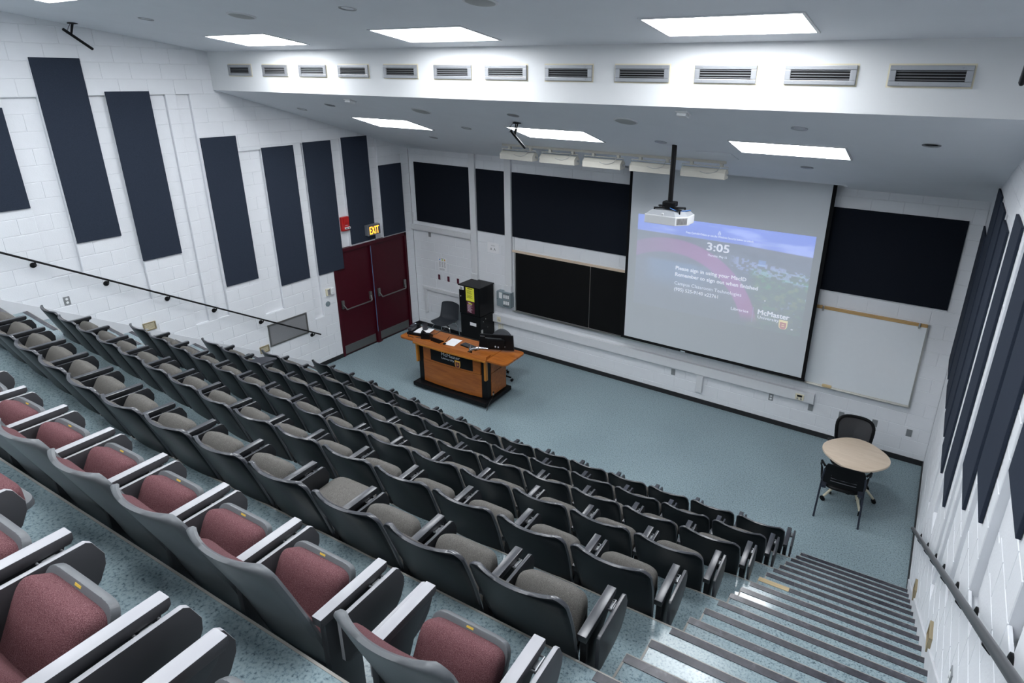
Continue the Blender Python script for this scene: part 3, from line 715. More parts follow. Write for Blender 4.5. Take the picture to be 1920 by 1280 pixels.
at = N.new('ShaderNodeAttribute'); at.attribute_name = 'picture'; b = N['Principled BSDF']
b.inputs['Base Color'].default_value = (.60, .63, .66, 1); b.inputs['Roughness'].default_value = .9; b.inputs['Specular IOR Level'].default_value = .1
mp_.node_tree.links.new(at.outputs['Color'], b.inputs['Emission Color']); b.inputs['Emission Strength'].default_value = 1.0
pic = objm('projected_picture', me, mp_, sc_)
YT = YSC-.0035
def pt(s, x, z, w, h, m=m_projtxt, bold=.0): return text('lettering', s, w, h, m, pic, (x, YT, z), EUL_F, bold=bold)
pt('Press Ctrl+Alt+Delete or use the Windows Security button to unlock.', 6.250, 3.037, 1.08, .034, bold=.012)
pt('3:05', 6.615, 2.818, .355, .125, bold=.022)
pt('Thursday, May 15', 6.636, 2.723, .31, .034, bold=.012)
pt('Please sign in using your MacID', 6.127, 2.414, 1.16, .060, bold=.022)
pt('Remember to sign out when finished', 6.127, 2.304, 1.35, .060, bold=.022)
pt('Campus Classroom Technologies', 6.126, 2.155, 1.115, .056)
pt('(905) 525-9140 x22761', 6.130, 2.050, .745, .058, bold=.008)
pt('Libraries', 7.103, 1.911, .278, .046, bold=.006)
pt('McMaster', 7.527, 1.925, .472, .080, bold=.02)
pt('University', 7.531, 1.858, .326, .048, bold=.004)
bm = nb(); quad(bm, (7.447, YT, 1.778), (7.453, YT, 1.778), (7.453, YT, 2.025), (7.447, YT, 2.025)); obj('divider', bm, m_projdim, pic)
def crest(cx, top, w, y, mo, mi, parent, mt=None):
    def sh(s, z0):
        return [(cx-w*s, z0), (cx+w*s, z0)]+[(cx+w*s*math.cos(t*PI/2)**.6, z0-w*1.25*s-w*1.05*s*math.sin(t*PI/2)) for t in [0, .25, .5, .75]]+[(cx, z0-w*2.3*s)]+[(cx-w*s*math.cos(t*PI/2)**.6, z0-w*1.25*s-w*1.05*s*math.sin(t*PI/2)) for t in [.75, .5, .25, 0]]
    bm = nb(); bm.faces.new([bm.verts.new((x, y, z)) for x, z in sh(1, top)]); o = obj('crest', bm, mo, parent)
    bm = nb(); bm.faces.new([bm.verts.new((x, y-.0008, z)) for x, z in sh(.74, top-w*.55)]); obj('crest_field', bm, mi, parent)
    bm = nb()
    for k in (-.55, 0, .55): quad(bm, (cx+w*(k-.17), y-.0009, top-w*.42), (cx+w*(k+.17), y-.0009, top-w*.42), (cx+w*(k+.17), y-.0009, top-w*.14), (cx+w*(k-.17), y-.0009, top-w*.14))
    quad(bm, (cx-w*.3, y-.0012, top-w*1.15), (cx+w*.3, y-.0012, top-w*1.15), (cx+w*.3, y-.0012, top-w*1.0), (cx-w*.3, y-.0012, top-w*1.0))
    quad(bm, (cx-w*.35, y-.0012, top-w*1.6), (cx+w*.35, y-.0012, top-w*1.6), (cx+w*.35, y-.0012, top-w*1.45), (cx-w*.35, y-.0012, top-w*1.45))
    obj('crest_marks', bm, mt or mi, parent)
crest(7.923, 1.905, .064, YT, m_projshy, m_projshr, pic, m_projshy)
bm = nb(); z = 3.085
for q in ((6.768, 3.083, 6.812, 3.089), (6.768, 3.083, 6.774, 3.112), (6.806, 3.083, 6.812, 3.112), (6.768, 3.107, 6.812, 3.113), (6.778, 3.113, 6.784, 3.135), (6.796, 3.113, 6.802, 3.135), (6.778, 3.131, 6.802, 3.137)):
    quad(bm, (q[0], YT, q[1]), (q[2], YT, q[1]), (q[2], YT, q[3]), (q[0], YT, q[3]))
obj('padlock_icon', bm, m_projtxt, pic)
bm = nb()
lathe(bm, [(.001, -.0003), (.011, -.0002), (.011, .0)], (7.608, YT, 2.159), 12, 'y'); box(bm, 8.045, YT, 1.775, 8.075, YT+.0005, 1.79)
obj('cursor_dots', bm, m_projtxt, pic)

# ------------------------------------------------------------------ boards
bb = thing('blackboard', 'black chalkboard under a wooden rail on the front wall', 'blackboard', (4.4, 0, .90))
for a, b in ((2.76, 4.437), (4.443, 5.9)):
    bm = nb(); box(bm, a, -.028, .925, b, -.008, 2.125, bev=.003); obj('board_panel', bm, m_board, bb)
bm = nb(); box(bm, 4.435, -.034, .925, 4.445, -.008, 2.125); box(bm, 2.742, -.034, .90, 2.762, 0, 2.13); obj('frame', bm, m_alu, bb)
bm = nb(); box(bm, 2.70, -.075, .895, 5.92, 0, .908, bev=.003); box(bm, 2.70, -.077, .895, 5.92, -.07, .925, bev=.002); obj('chalk_tray', bm, m_alu, bb)
bm = nb(); box(bm, 2.675, -.03, 2.128, 5.92, 0, 2.172, bev=.004); obj('wooden_rail', bm, m_maple, bb)
ch = tag(obj('chalk_stub', box(nb(), 3.60, -.055, .908, 3.645, -.042, .919, bev=.003), m_paper), 'stub of white chalk lying on the blackboard tray', 'chalk')
wbd = thing('whiteboard', 'white marker board under an oak rail on the front wall', 'whiteboard', (9.0, 0, .9))
bm = nb(); box(bm, 7.4, -.022, .92, 9.79, -.006, 2.15, bev=.003); obj('board_panel', bm, m_wboard, wbd)
bm = nb(); box(bm, 9.785, -.03, .905, 9.812, 0, 2.195, bev=.004); box(bm, 7.4, -.03, .90, 9.81, 0, .922, bev=.003); obj('frame', bm, m_alu, wbd)
bm = nb(); box(bm, 7.4, -.065, .895, 9.80, -.02, .906, bev=.003); obj('marker_tray', bm, m_alu, wbd)
bm = nb(); box(bm, 7.4, -.03, 2.145, 9.80, 0, 2.192, bev=.004); obj('oak_rail', bm, m_rail, wbd)
for x in (8.426, 9.69):
    bm = nb(); box(bm, x-.012, -.045, 2.12, x+.012, -.028, 2.20, bev=.003); obj('map_hook', bm, m_alu, wbd)
tag(obj('board_eraser', box(nb(), 8.60, -.06, .907, 8.735, -.022, .944, bev=.006), m_eraser), 'tan felt eraser lying on the whiteboard tray', 'eraser')

# ------------------------------------------------------------------ raceways and wall plates on the front wall
def raceway(label, parts, base):
    t = thing('cable_raceway', label, 'raceway', base)
    for nm, q in parts:
        bm = nb(); box(bm, q[0], q[1], q[2], q[3], -.002, q[5], bev=.006); obj(nm, bm, m_trimw, t)
    return t
lr = raceway('long white raceway running low along the whole front wall', [('channel', (2.14, -.062, .565, 8.525, 0, .735)), ('drop_leg', (6.612, -.05, .226, 6.724, 0, .58)), ('channel', (1.95, -.05, .60, 2.2, 0, .72))], (5.3, 0, .565))
bm = nb()
for sx, c in ((-1, 6.612), (1, 6.724)):
    prism(bm, [(c-.002*sx, .57), (c+sx*.05, .57), (c+sx*.018, .553), (c+sx*.003, .52), (c-.002*sx, .52)], 'y', -.05, -.001)
obj('corner_fillet', bm, m_trimw, lr)
raceway('white vertical wall conduit ending on the black equipment rack', [('channel', (1.655, -.05, 1.50, 1.80, 0, 3.96)), ('end_box', (1.63, -.065, 1.385, 1.80, 0, 1.525))], (1.73, 0, 1.385))
raceway('white vertical wall conduit ending at the grey switch box', [('channel', (2.518, -.05, 1.40, 2.668, 0, 3.96)), ('end_box', (2.505, -.075, 1.262, 2.672, 0, 1.425)), ('narrow_pipe', (2.695, -.02, 1.2, 2.72, 0, 2.45))], (2.6, 0, 1.262))
raceway('white horizontal raceway under the leftmost front wall panel', [('channel', (0.0, -.06, 2.24, 1.655, 0, 2.345)), ('narrow_pipe', (.02, -.02, 2.345, .04, 0, 2.6))], (.8, 0, 2.24))
raceway('white right-angled raceway behind the black plastic chair', [('channel', (.215, -.03, .892, 1.66, 0, .968)), ('drop_leg', (.232, -.03, .355, .312, 0, .90))], (.3, 0, .355))
def plate(x, z, w, h, m, label, name='cover_plate', cat='wall plate', group=None, y=-.002, d=.006):
    return tag(obj(name, box(nb(), x-w/2, y-d, z-h/2, x+w/2, y, z+h/2, bev=.002), m), label, cat, group)
for x, w in ((.692, 'left'), (.957, 'middle'), (1.224, 'right, by the rack')): plate(x, 1.252, .06, .115, m_maroon, 'small maroon cover plate behind the chair, %s of three' % w, group='maroon cover plates')
plate(.485, 2.165, .066, .10, m_plate, 'small grey cover plate just under the horizontal raceway')
for x, z, w in ((6.168, .464, 'left of the raceway drop leg'), (8.492, .474, 'below the end of the raceway'), (8.946, .482, 'below the whiteboard eraser'), (9.412, .496, 'behind the mesh chair back'), (9.876, .481, 'nearest the right corner')):
    plate(x, z, .075, .115, m_plate, 'grey metal cover plate low on front wall, '+w, group='grey cover plates')
def duplex(loc, rot, label, mplate, mface):
    t = thing('power_outlet', label, 'outlet', loc, rot=(0, 0, rot))
    bm = nb(); box(bm, -.037, -.006, -.058, .037, 0, .058, bev=.002); pl = obj('plate', bm, mplate, t, world=False)
    for z in (-.024, .024):
        bm = nb(); lathe(bm, [(.0165, 0), (.0165, -.009), (.014, -.0095)], (0, 0, z), 16, 'y'); obj('socket', bm, mface, t, world=False)
    return t
duplex((7.873, 0, .472), 0, 'duplex power outlet low on front wall beneath the raceway', m_plate, m_white)
duplex((2.32, 0, .455), 0, 'cream power outlet under the raceway beside the black rack', m_cream, m_white)
duplex((0, -6.441, 2.48), PI/2, 'grey duplex power outlet on left wall under the handrail', m_plate, m_white)
duplex((W, -6.44, 2.44), -PI/2, 'grey duplex power outlet on right wall under the handrail', m_plate, m_white)
t = thing('control_panel', 'cream control keypad at the right end of the raceway', 'control panel', (8.313, -.062, .64))
bm = nb(); box(bm, 8.248, -.08, .59, 8.378, -.062, .69, bev=.004); obj('plate', bm, m_cream, t)
bm = nb(); box(bm, 8.275, -.083, .645, 8.35, -.08, .678); obj('display', bm, m_black, t)
for x in (8.285, 8.34):
    bm = nb(); box(bm, x-.012, -.085, .602, x+.012, -.08, .628, bev=.002); obj('button', bm, m_plate, t)
t = thing('data_outlet', 'cream data outlet on the raceway end by the rack', 'outlet', (2.345, -.062, .64))
bm = nb(); box(bm, 2.30, -.07, .59, 2.39, -.062, .70, bev=.002); obj('plate', bm, m_cream, t)
bm = nb()
for i in range(3): box(bm, 2.32+i*.018, -.0715, .625, 2.332+i*.018, -.07, .637)
box(bm, 2.34, -.0715, .65, 2.35, -.07, .66); obj('jacks', bm, m_ink, t)
tag(obj('wire', tube(nb(), [(2.40, -.01, .60), (2.40, -.008, .35), (2.405, -.01, .10)], .006, 6), m_cream), 'thin cream cable hanging below the raceway beside the rack', 'cable')
# notices
t = thing('wall_notice', 'white landscape notice reading A A between the conduits', 'notice', (2.19, 0, 2.13))
bm = nb(); box(bm, 2.045, -.004, 2.025, 2.335, -.001, 2.235); pp = obj('sheet', bm, m_paper, t)
text('lettering', 'A  A', .135, .056, m_ink, pp, (2.115, -.0048, 2.078)); text('lettering', 'eClicker', .10, .022, m_inkg, pp, (2.14, -.0048, 2.168))
t = thing('wall_poster', 'white poster with blue, green and orange dots above maroon plates', 'poster', (.80, 0, 1.55))
bm = nb(); box(bm, .686, -.004, 1.412, .914, -.001, 1.70); pp = obj('sheet', bm, m_paper, t)
for x, m in ((.735, m_blue), (.805, m_green), (.872, m_orange)):
    bm = nb(); lathe(bm, [(.018, -.0055), (.018, -.004)], (x, 0, 1.655), 16, 'y'); obj('printed_dot', bm, m, pp)
bm = nb(); random.seed(5)
for x in (.712, .782, .850):
    for i in range(9): quad(bm, (x, -.0045, 1.61-i*.014), (x+.03+.018*random.random(), -.0045, 1.61-i*.014), (x+.03+.018*random.random(), -.0045, 1.604-i*.014), (x, -.0045, 1.604-i*.014))
for i in range(3): quad(bm, (.712, -.0045, 1.46-i*.015), (.86, -.0045, 1.46-i*.015), (.86, -.0045, 1.455-i*.015), (.712, -.0045, 1.455-i*.015))
quad(bm, (.715, -.0045, 1.682), (.885, -.0045, 1.682), (.885, -.0045, 1.688), (.715, -.0045, 1.688))
obj('printed_lines', bm, m_inkg, pp)
# grey switch box
t = thing('switch_box', 'grey metal light switch box beside the blackboard', 'switch box', (2.51, 0, .97))
bm = nb(); box(bm, 2.345, -.13, .972, 2.69, 0, 1.29, bev=.005); bx = obj('enclosure', bm, m_gbox, t)
bm = nb(); box(bm, 2.41, -.136, 1.15, 2.487, -.13, 1.275, bev=.003); obj('switch_plate', bm, m_white, bx)
for z in (1.075, 1.205):
    bm = nb(); box(bm, 2.513, -.134, z-.047, 2.672, -.13, z+.045); obj('gang_plate', bm, m_inkg, bx)
    for i in range(3):
        bm = nb(); box(bm, 2.524+i*.05, -.14, z-.036, 2.558+i*.05, -.133, z+.034, bev=.003); obj('switch', bm, m_white, t)
for za, zb in ((1.262, 1.27), (1.0, 1.012)): bm = nb(); box(bm, 2.513, -.132, za, 2.672, -.13, zb); obj('printed_label', bm, m_ink, bx)
bm = nb(); lathe(bm, [(.009, -.133), (.009, -.13)], (2.36, 0, 1.13), 10, 'y'); obj('lock', bm, m_ink, bx)

# ------------------------------------------------------------------ left wall fittings
t = thing('exit_sign', 'lit EXIT sign above the burgundy double door', 'exit sign', (0, -1.18, 2.34))
bm = nb(); box(bm, 0.02, -1.345, 2.345, .115, -1.02, 2.555, bev=.006); hs = obj('housing', bm, m_alup, t)
bm = nb(); box(bm, .115, -1.335, 2.355, .118, -1.03, 2.545); obj('face', bm, mat('sign_face', (.11, .115, .13), .5), t)
text('lettering', 'EXIT', .235, .152, m_exit, hs, (.1187, -1.300, 2.374), EUL_L, bold=.022, sp=1.1)
t = thing('fire_alarm', 'red fire alarm with white strobe, left of the EXIT sign', 'fire alarm', (-RD, -1.79, 2.65))
bm = nb(); box(bm, -RD, -1.875, 2.53, .022, -1.70, 2.80, bev=.012); hs = obj('housing', bm, m_red, t)
bm = nb(); box(bm, .022, -1.835, 2.66, .032, -1.715, 2.78, bev=.008); obj('sounder_cover', bm, m_red, t)
bm = nb(); box(bm, .022, -1.825, 2.565, .052, -1.705, 2.605, bev=.006); obj('strobe', bm, m_white, t)
bm = nb()
for y in (-1.795, -1.74): box(bm, .0515, y-.014, 2.575, .0535, y+.014, 2.595)
obj('strobe_eye', bm, m_ink, t)
text('lettering', 'FIRE', .06, .016, m_paper, hs, (.0228, -1.80, 2.625), EUL_L)
t = thing('thermostat', 'cream and black thermostat left of the double door', 'thermostat', (0, -2.37, 1.44))
bm = nb(); box(bm, 0, -2.415, 1.375, .03, -2.33, 1.512, bev=.004); obj('case', bm, m_cream, t)
bm = nb(); box(bm, .03, -2.385, 1.388, .036, -2.335, 1.50, bev=.003); obj('cover', bm, m_inkg, t)
t = thing('card_reader', 'small white sensor box beside the thermostat and door', 'sensor', (0, -2.275, 1.44))
bm = nb(); box(bm, 0, -2.315, 1.378, .04, -2.238, 1.512, bev=.01); obj('case', bm, m_white, t)
bm = nb(); box(bm, .04, -2.295, 1.40, .045, -2.258, 1.43, bev=.002); obj('window', bm, m_trimw, t)
t = thing('round_cover_plate', 'round grey cover plate below the thermostat', 'wall plate', (0, -2.393, 1.21))
bm = nb(); lathe(bm, [(.052, 0), (.052, .006), (.045, .010), (.001, .010)], (0, -2.393, 1.21), 28, 'x'); obj('disc', bm, m_gbox, t, smooth=True)
bm = nb(); lathe(bm, [(.005, .0095), (.005, .012)], (0, -2.393, 1.21), 8, 'x'); obj('screw', bm, m_alu, t)
t = thing('wall_grille', 'large perforated steel air grille under end of left handrail', 'air grille', (0, -3.29, .78))
bm = nb()
for q in ((-3.694, .785, -2.890, .812), (-3.694, 1.17, -2.890, 1.197), (-3.694, .812, -3.667, 1.17), (-2.917, .812, -2.890, 1.17)): box(bm, 0, q[0], q[1], .016, q[2], q[3], bev=.003)
obj('frame', bm, m_kick, t)
bm = nb(); box(bm, -.01, -3.667, .812, .007, -2.917, 1.17); obj('perforated_sheet', bm, m_vent, t)
def step_light(x, s, y, z, label):
    t = thing('step_light', label, 'step light', (x, y, z), group='brass step lights')
    bm = nb(); hw, hh = .088, .062
    for q in ((-hw, -hh, hw, -hh+.016), (-hw, hh-.016, hw, hh), (-hw, -hh+.016, -hw+.016, hh-.016), (hw-.016, -hh+.016, hw, hh-.016)):
        box(bm, x if s > 0 else x-.022, y+q[0], z+q[1], x+.022 if s > 0 else x, y+q[2], z+q[3], bev=.003)
    obj('frame', bm, m_brass, t)
    bm = nb(); box(bm, min(x, x+s*.010), y-hw+.016, z-hh+.016, max(x, x+s*.010), y+hw-.016, z+hh-.016); obj('lens', bm, m_cream, t)
    bm = nb()
    for i in range(4): box(bm, min(x+s*.010, x+s*.016), y-hw+.016, z-hh+.03+i*.018, max(x+s*.010, x+s*.016), y+hw-.016, z-hh+.033+i*.018)
    obj('louvre_bars', bm, m_brass, t)
step_light(0, 1, -5.535, 1.81, 'brass framed step light on left wall, upper of two')
step_light(0, 1, -3.815, .79, 'brass framed step light on left wall, lower of two')
step_light(W, -1, -3.73, .76, 'brass framed step light on right wall, lower of two')
step_light(W, -1, -5.44, 1.78, 'brass framed step light on right wall, upper of two')

# handrails
def rail(x, s, label, r, ys, m, z0):
    t = thing('handrail', label, 'handrail', (x, -6, 2.6))
    zz = lambda y: z0+(-2.755-y)*.602
    bm = nb(); tube(bm, [(x+s*.09, y, zz(y)) for y in (-2.70, -5.0, -7.5, -10.5)], r, 14); obj('rail', bm, m, t, smooth=True)
    for y in ys:
        bm = nb(); z = zz(y)-.045
        lathe(bm, [(.036, 0), (.036, s*.008), (.02, s*.014)], (x, y, z-.02), 18, 'x')
        tube(bm, [(x+s*.01, y, z-.02), (x+s*.065, y, z-.012), (x+s*.088, y+.0, z+.012), (x+s*.09, y, z+.04)], .009, 8)
        obj('bracket', bm, m_blackm, t, smooth=True)
ysl = [-2.83, -3.80, -4.555, -5.21, -5.945, -6.685, -7.43, -8.17, -8.9, -9.6]
rail(0, 1, 'thin black handrail sloping down the left wall', .0135, ysl, m_blackm, .735)
rail(W, -1, 'thick dark grey handrail sloping down the right wall', .0195, [-2.80, -3.70, -4.52, -5.12, -5.86, -6.56, -7.32, -8.1, -8.9, -9.7], mat('dark_grey_enamel', (.055, .057, .062), .35), .76)

# ------------------------------------------------------------------ lectern
lc = thing('lectern', 'cherry wood teaching lectern on a black base with crest panel', 'lectern', (2.89, -1.90, 0), math.radians(2.2))
def lo_(name, bm, m, p=lc, **k): return obj(name, bm, m, p, world=False, **k) if p is lc else obj(name, bm, m, p, world=False, **k)
bm = nb(); box(bm, -.72, -.32, 0, .74, .36, .05); box(bm, -.82, -.40, .04, .81, .39, .115, bev=.012); lo_('base', bm, m_black)
def bow(x): return -.265-.042*(1-(x/.76)**2)
def bowed(z0, z1, x0, x1, off, th, n=14):
    bm = nb(); xs = [x0+(x1-x0)*i/n for i in range(n+1)]
    prism(bm, [(x, bow(x)-off) for x in xs]+[(x, bow(x)-off+th) for x in xs[::-1]], 'z', z0, z1); return bm
bm = nb(); box(bm, -.72, -.20, .115, .72, .33, .885); lo_('carcass', bm, m_black)
lo_('lower_front_panel', bowed(.135, .565, -.645, .645, 0, .10), m_cherry, smooth=True)
lo_('upper_front_panel', bowed(.575, .875, -.635, .635, .004, .10), m_cherry, smooth=True)
for s in (-1, 1):
    bm = nb(); box(bm, s*.70-.055, -.275, .115, s*.70+.055, -.15, .885, bev=.008); lo_('corner_post', bm, m_black)
    bm = nb(); box(bm, s*.755-.022, -.325, .50, s*.755+.022, -.265, .885, bev=.01); lo_('amber_trim', bm, m_amber)
    bm = nb(); xa, xb = sorted((s*.715, s*.757)); box(bm, xa, -.145, .135, xb, .30, .565, bev=.004); lo_('lower_side_panel', bm, m_cherry)
    bm = nb(); box(bm, xa, -.145, .575, xb, .30, .885, bev=.004); lo_('upper_side_panel', bm, m_cherry)
bm = nb(); prism(bm, [(-.775, -.37), (.80, -.37), (.80, .22), (-.775, .22)], 'z', .885, .92, bev=.008); lo_('worktop', bm, m_cherry)
bm = nb(); xs = [-.79+1.60*i/16 for i in range(17)]
prism(bm, [(x, -.375-.03*(1-(x/.8)**2)) for x in xs]+[(.81, -.34), (-.79, -.34)], 'z', .872, .905, bev=.004); lo_('front_edge', bm, m_amber)
bm = nb(); va = [bm.verts.new((x, -.372-.03*(1-(x/.8)**2), .905)) for x in xs]; vb = [bm.verts.new((x, -.345-.03*(1-(x/.8)**2), .975)) for x in xs]
vc = [bm.verts.new((x, -.325-.03*(1-(x/.8)**2), .975)) for x in xs]; vd = [bm.verts.new((x, -.325-.03*(1-(x/.8)**2), .905)) for x in xs]
for i in range(16):
    for p_, q_ in ((va, vb), (vb, vc), (vc, vd), (vd, va)): bm.faces.new((p_[i], p_[i+1], q_[i+1], q_[i]))
bm.faces.new((va[0], vb[0], vc[0], vd[0])); bm.faces.new((va[16], vb[16], vc[16], vd[16]))
box(bm, .76, -.355, .92, .79, -.19, .955, bev=.004); lo_('front_lip', bm, m_cherry)
def wing(x0, x1, r, y0, y1):
    s = 1 if x1 > x0 else -1
    pts = [(x0, y0), (x1-s*r, y0)]+[(x1-s*r+s*r*math.sin(t*PI/8), y0+r-r*math.cos(t*PI/8)) for t in range(1, 5)]+[(x1-s*r+s*r*math.cos(t*PI/8), y1-r+r*math.sin(t*PI/8)) for t in range(0, 5)]+[(x0, y1)]
    bm = nb(); prism(bm, pts, 'z', .885, .918, bev=.006); return bm
lo_('left_wing', wing(-.78, -1.15, .07, -.335, .235), m_cherry); lo_('right_wing', wing(.806, 1.195, .08, -.35, .265), m_cherry)
# crest panel follows the bowed front
lp = lo_('crest_panel', bowed(.605, .845, -.45, .48, .008, .01), m_black, smooth=True)
def on_bow(o):
    for v in o.data.vertices: v.co.y += bow(v.co.x)-.0095
yy = 0.
for s, x, z, w, h, bo in (('McMaster', -.19, .755, .41, .062, .008), ('University', -.19, .692, .285, .038, 0.)):
    on_bow(text('lettering', s, w, h, m_silver, lp, (x, yy, z), EUL_F, world=False, bold=bo))
n0 = set(bpy.data.objects)
def crest_local(cx, top, w):
    global obj
    old = obj
    def obj2(name, bm, m, parent=None, smooth=False, ang=35, world=True): return old(name, bm, m, parent, smooth, ang, False)
    obj = obj2
    try: crest(cx, top, w, 0., m_gold, m_maroon, lp, m_gold)
    finally: obj = old
crest_local(.165, .735, .058)
for o in set(bpy.data.objects)-n0: on_bow(o)
bm = nb(); lathe(bm, [(.018, .757), (.018, .765), (.001, .765)], (0, -.10, .19), 14, 'x'); lo_('cable_port', bm, m_ink, smooth=True)

def on_top(name, label, cat, x, y, rz=0., z=.92): # things standing on the worktop, in lectern coordinates
    p = Matrix.Rotation(math.radians(2.2), 3, 'Z') @ Vector((x, y, 0)); return thing(name, label, cat, (2.89+p.x, -1.90+p.y, z), math.radians(2.2)+rz)
def lb_(name, bm, m, p, **k): return obj(name, bm, m, p, world=False, **k)
# monitor on its arm
mo = thing('monitor', 'large black monitor seen from behind at the lectern right end', 'monitor', (3.625, -1.815, .945), math.atan2(.24, .545))
bm = nb(); prism(bm, [(-.315, .0), (.31, .0), (.295, .275), (-.285, .275)], 'y', -.018, .018, bev=.008); lb_('panel', bm, m_black, mo)
bm = nb(); box(bm, -.15, -.045, .05, .15, -.015, .20, bev=.012); lb_('rear_housing', bm, m_black, mo)
bm = nb(); box(bm, -.19, -.0205, .205, .09, -.018, .217); lb_('vent_slot', bm, m_shellg, mo)
bm = nb(); box(bm, .12, -.024, .055, .155, -.018, .08); box(bm, -.02, -.047, .055, .0, -.045, .085); box(bm, .03, -.047, .05, .05, -.045, .075); lb_('rear_ports', bm, m_silver, mo)
bm = nb(); box(bm, -.279, -.02, .235, -.2, -.0185, .243); lb_('faint_badge', bm, m_inkg, mo)
ma = on_top('monitor_arm', 'chrome monitor arm clamped to the lectern front lip', 'monitor arm', .44, -.31)
bm = nb(); box(bm, -.045, -.05, -.03, .045, .04, .012, bev=.005); box(bm, -.03, -.03, .01, .03, .03, .06, bev=.006); lb_('clamp', bm, m_black, ma)
bm = nb(); tube(bm, [(0, 0, .04), (0, 0, .20)], .016, 12); lb_('post', bm, m_chrome, ma, smooth=True)
bm = nb(); tube(bm, [(.0, 0, .07), (.06, .01, .11), (.14, .04, .135), (.24, .09, .135), (.30, .12, .13)], [.024, .026, .025, .022, .016], 12); lb_('arm', bm, m_chrome, ma, smooth=True)
bm = nb(); lathe(bm, [(.027, .0), (.027, .02)], (.15, .045, .135), 14, 'x'); lb_('joint_ring', bm, m_alup, ma, smooth=True)
bpy.context.view_layer.update()
mw = Matrix.LocRotScale(ma.location, ma.rotation_euler, ma.scale)
for o in [x for x in bpy.data.objects if x.parent == ma]:
    o.data.transform(root_inv(mo) @ mw); o.parent = mo
bpy.data.objects.remove(ma)
kb = on_top('keyboard', 'black keyboard on the lectern beside the papers', 'keyboard', .26, -.06, math.radians(-9))
bm = nb(); box(bm, -.19, -.065, 0, .19, .065, .018, bev=.005); lb_('case', bm, m_black, kb)
for r in range(5):
    for c in range(14):
        pass
bm = nb()
for r in range(5):
    for c in range(15): box(bm, -.18+c*.024, -.056+r*.0225, .018, -.18+c*.024+.020, -.056+r*.0225+.019, .024)
stuff(lb_('keys', bm, m_armb, kb))
pa = on_top('paper_sheets', 'white sheets of paper lying on the lectern beside keyboard', 'papers', -.13, -.05, math.radians(4))
bm = nb(); box(bm, -.105, -.14, 0, .105, .14, .002); lb_('sheet', bm, m_paper, pa)
bm = nb(); box(bm, -.10, -.15, .002, .11, .13, .004, rot=.07); lb_('sheet', bm, m_paper, pa)
hs_ = on_top('microphone_stand', 'small black gooseneck microphone lying on the white papers', 'microphone', -.20, -.20)
bm = nb(); lathe(bm, [(.028, .004), (.028, .016), (.012, .024)], n=16); lb_('foot', bm, m_black, hs_, smooth=True)
bm = nb(); tube(bm, [(0, 0, .015), (.01, .03, .05), (.03, .08, .10), (.035, .10, .12)], .005, 8); lb_('gooseneck', bm, m_blackm, hs_, smooth=True)
sp_ = on_top('touch_panel', 'black tilted touch panel on the lectern, left of the papers', 'touch panel', -.40, -.16, math.radians(-6))
bm = nb(); prism(bm, [(-.06, 0), (.06, 0), (.06, .012), (-.055, .075), (-.06, .07)], 'x', -.11, .11, bev=.003); lb_('housing', bm, m_black, sp_)
bm = nb(); quad(bm, (-.10, -.048, .0725), (.10, -.048, .0725), (.10, .052, .0178), (-.10, .052, .0178)); lb_('glass', bm, m_board, sp_)
tel = on_top('desk_phone', 'black desk telephone standing on lectern left side', 'telephone', -.66, -.13, math.radians(20))
bm = nb(); prism(bm, [(-.09, 0), (.09, 0), (.09, .02), (-.06, .12), (-.09, .11)], 'x', -.085, .085, bev=.006); lb_('body', bm, m_black, tel)
bm = nb(); quad(bm, (0, -.05, .1185), (.075, -.05, .1185), (.075, .0, .0855), (0, .0, .0855)); lb_('display', bm, m_gbox, tel)
bm = nb()
for r in range(4):
    for c in range(3): y = .012+r*.018; z = .12-(y+.06)*.667+.002; box(bm, .006+c*.024, y-.006, z-.004, .024+c*.024, y+.006, z+.004)
stuff(lb_('keys', bm, m_armb, tel))
bm = nb(); tube(bm, [(-.055, -.085, .125), (-.055, -.06, .15), (-.055, .05, .075), (-.055, .085, .03)], [.022, .017, .015, .022], 10); lb_('handset', bm, m_black, tel, smooth=True)
bm = nb(); tube(bm, [(-.055, .08, .02), (0, .13, .01), (.10, .14, .02), (.16, .06, .06), (.21, .10, .10), (.27, .20, .12), (.34, .22, .02)], .006, 6); lb_('cord', bm, m_cable, tel, smooth=True)
dc = on_top('document_camera', 'folded grey document camera on lectern left wing', 'document camera', -1.0, -.03, math.radians(8))
bm = nb(); box(bm, -.10, -.16, 0, .20, .12, .045, bev=.008); lb_('base', bm, m_black, dc)
bm = nb(); box(bm, -.11, -.12, .05, -.02, .12, .11, bev=.012); box(bm, -.10, -.06, .11, -.03, .08, .135, bev=.008); lb_('camera_head', bm, m_armb, dc)
bm = nb(); box(bm, -.03, .06, .04, .02, .12, .12, bev=.006); lb_('hinge', bm, m_black, dc)
bm = nb(); lathe(bm, [(.014, .135), (.014, .142)], (-.055, .06, 0), 12); lb_('knob', bm, m_silver, dc)
bm = nb(); tube(bm, [(-.06, -.16, .02), (-.02, -.24, .012), (.10, -.26, .01), (.2, -.22, .01), (.28, -.20, .01)], .006, 6); lb_('cable', bm, m_cable, dc, smooth=True)
wp = on_top('white_tray', 'white sheet lying on the document camera under the mug', 'papers', -.86, -.0, math.radians(10), z=.966)
bm = nb(); box(bm, -.13, -.13, 0, .16, .13, .003); lb_('sheet', bm, m_paper, wp)
mg = on_top('mug', 'dark grey mug standing on the lectern left wing', 'mug', -.86, .05, 0, z=.97)
bm = nb(); lathe(bm, [(.044, 0), (.047, .02), (.048, .115), (.043, .115), (.042, .03), (.001, .022)], n=24); lb_('body', bm, mat('charcoal_ceramic', (.035, .037, .045), .4), mg, smooth=True)
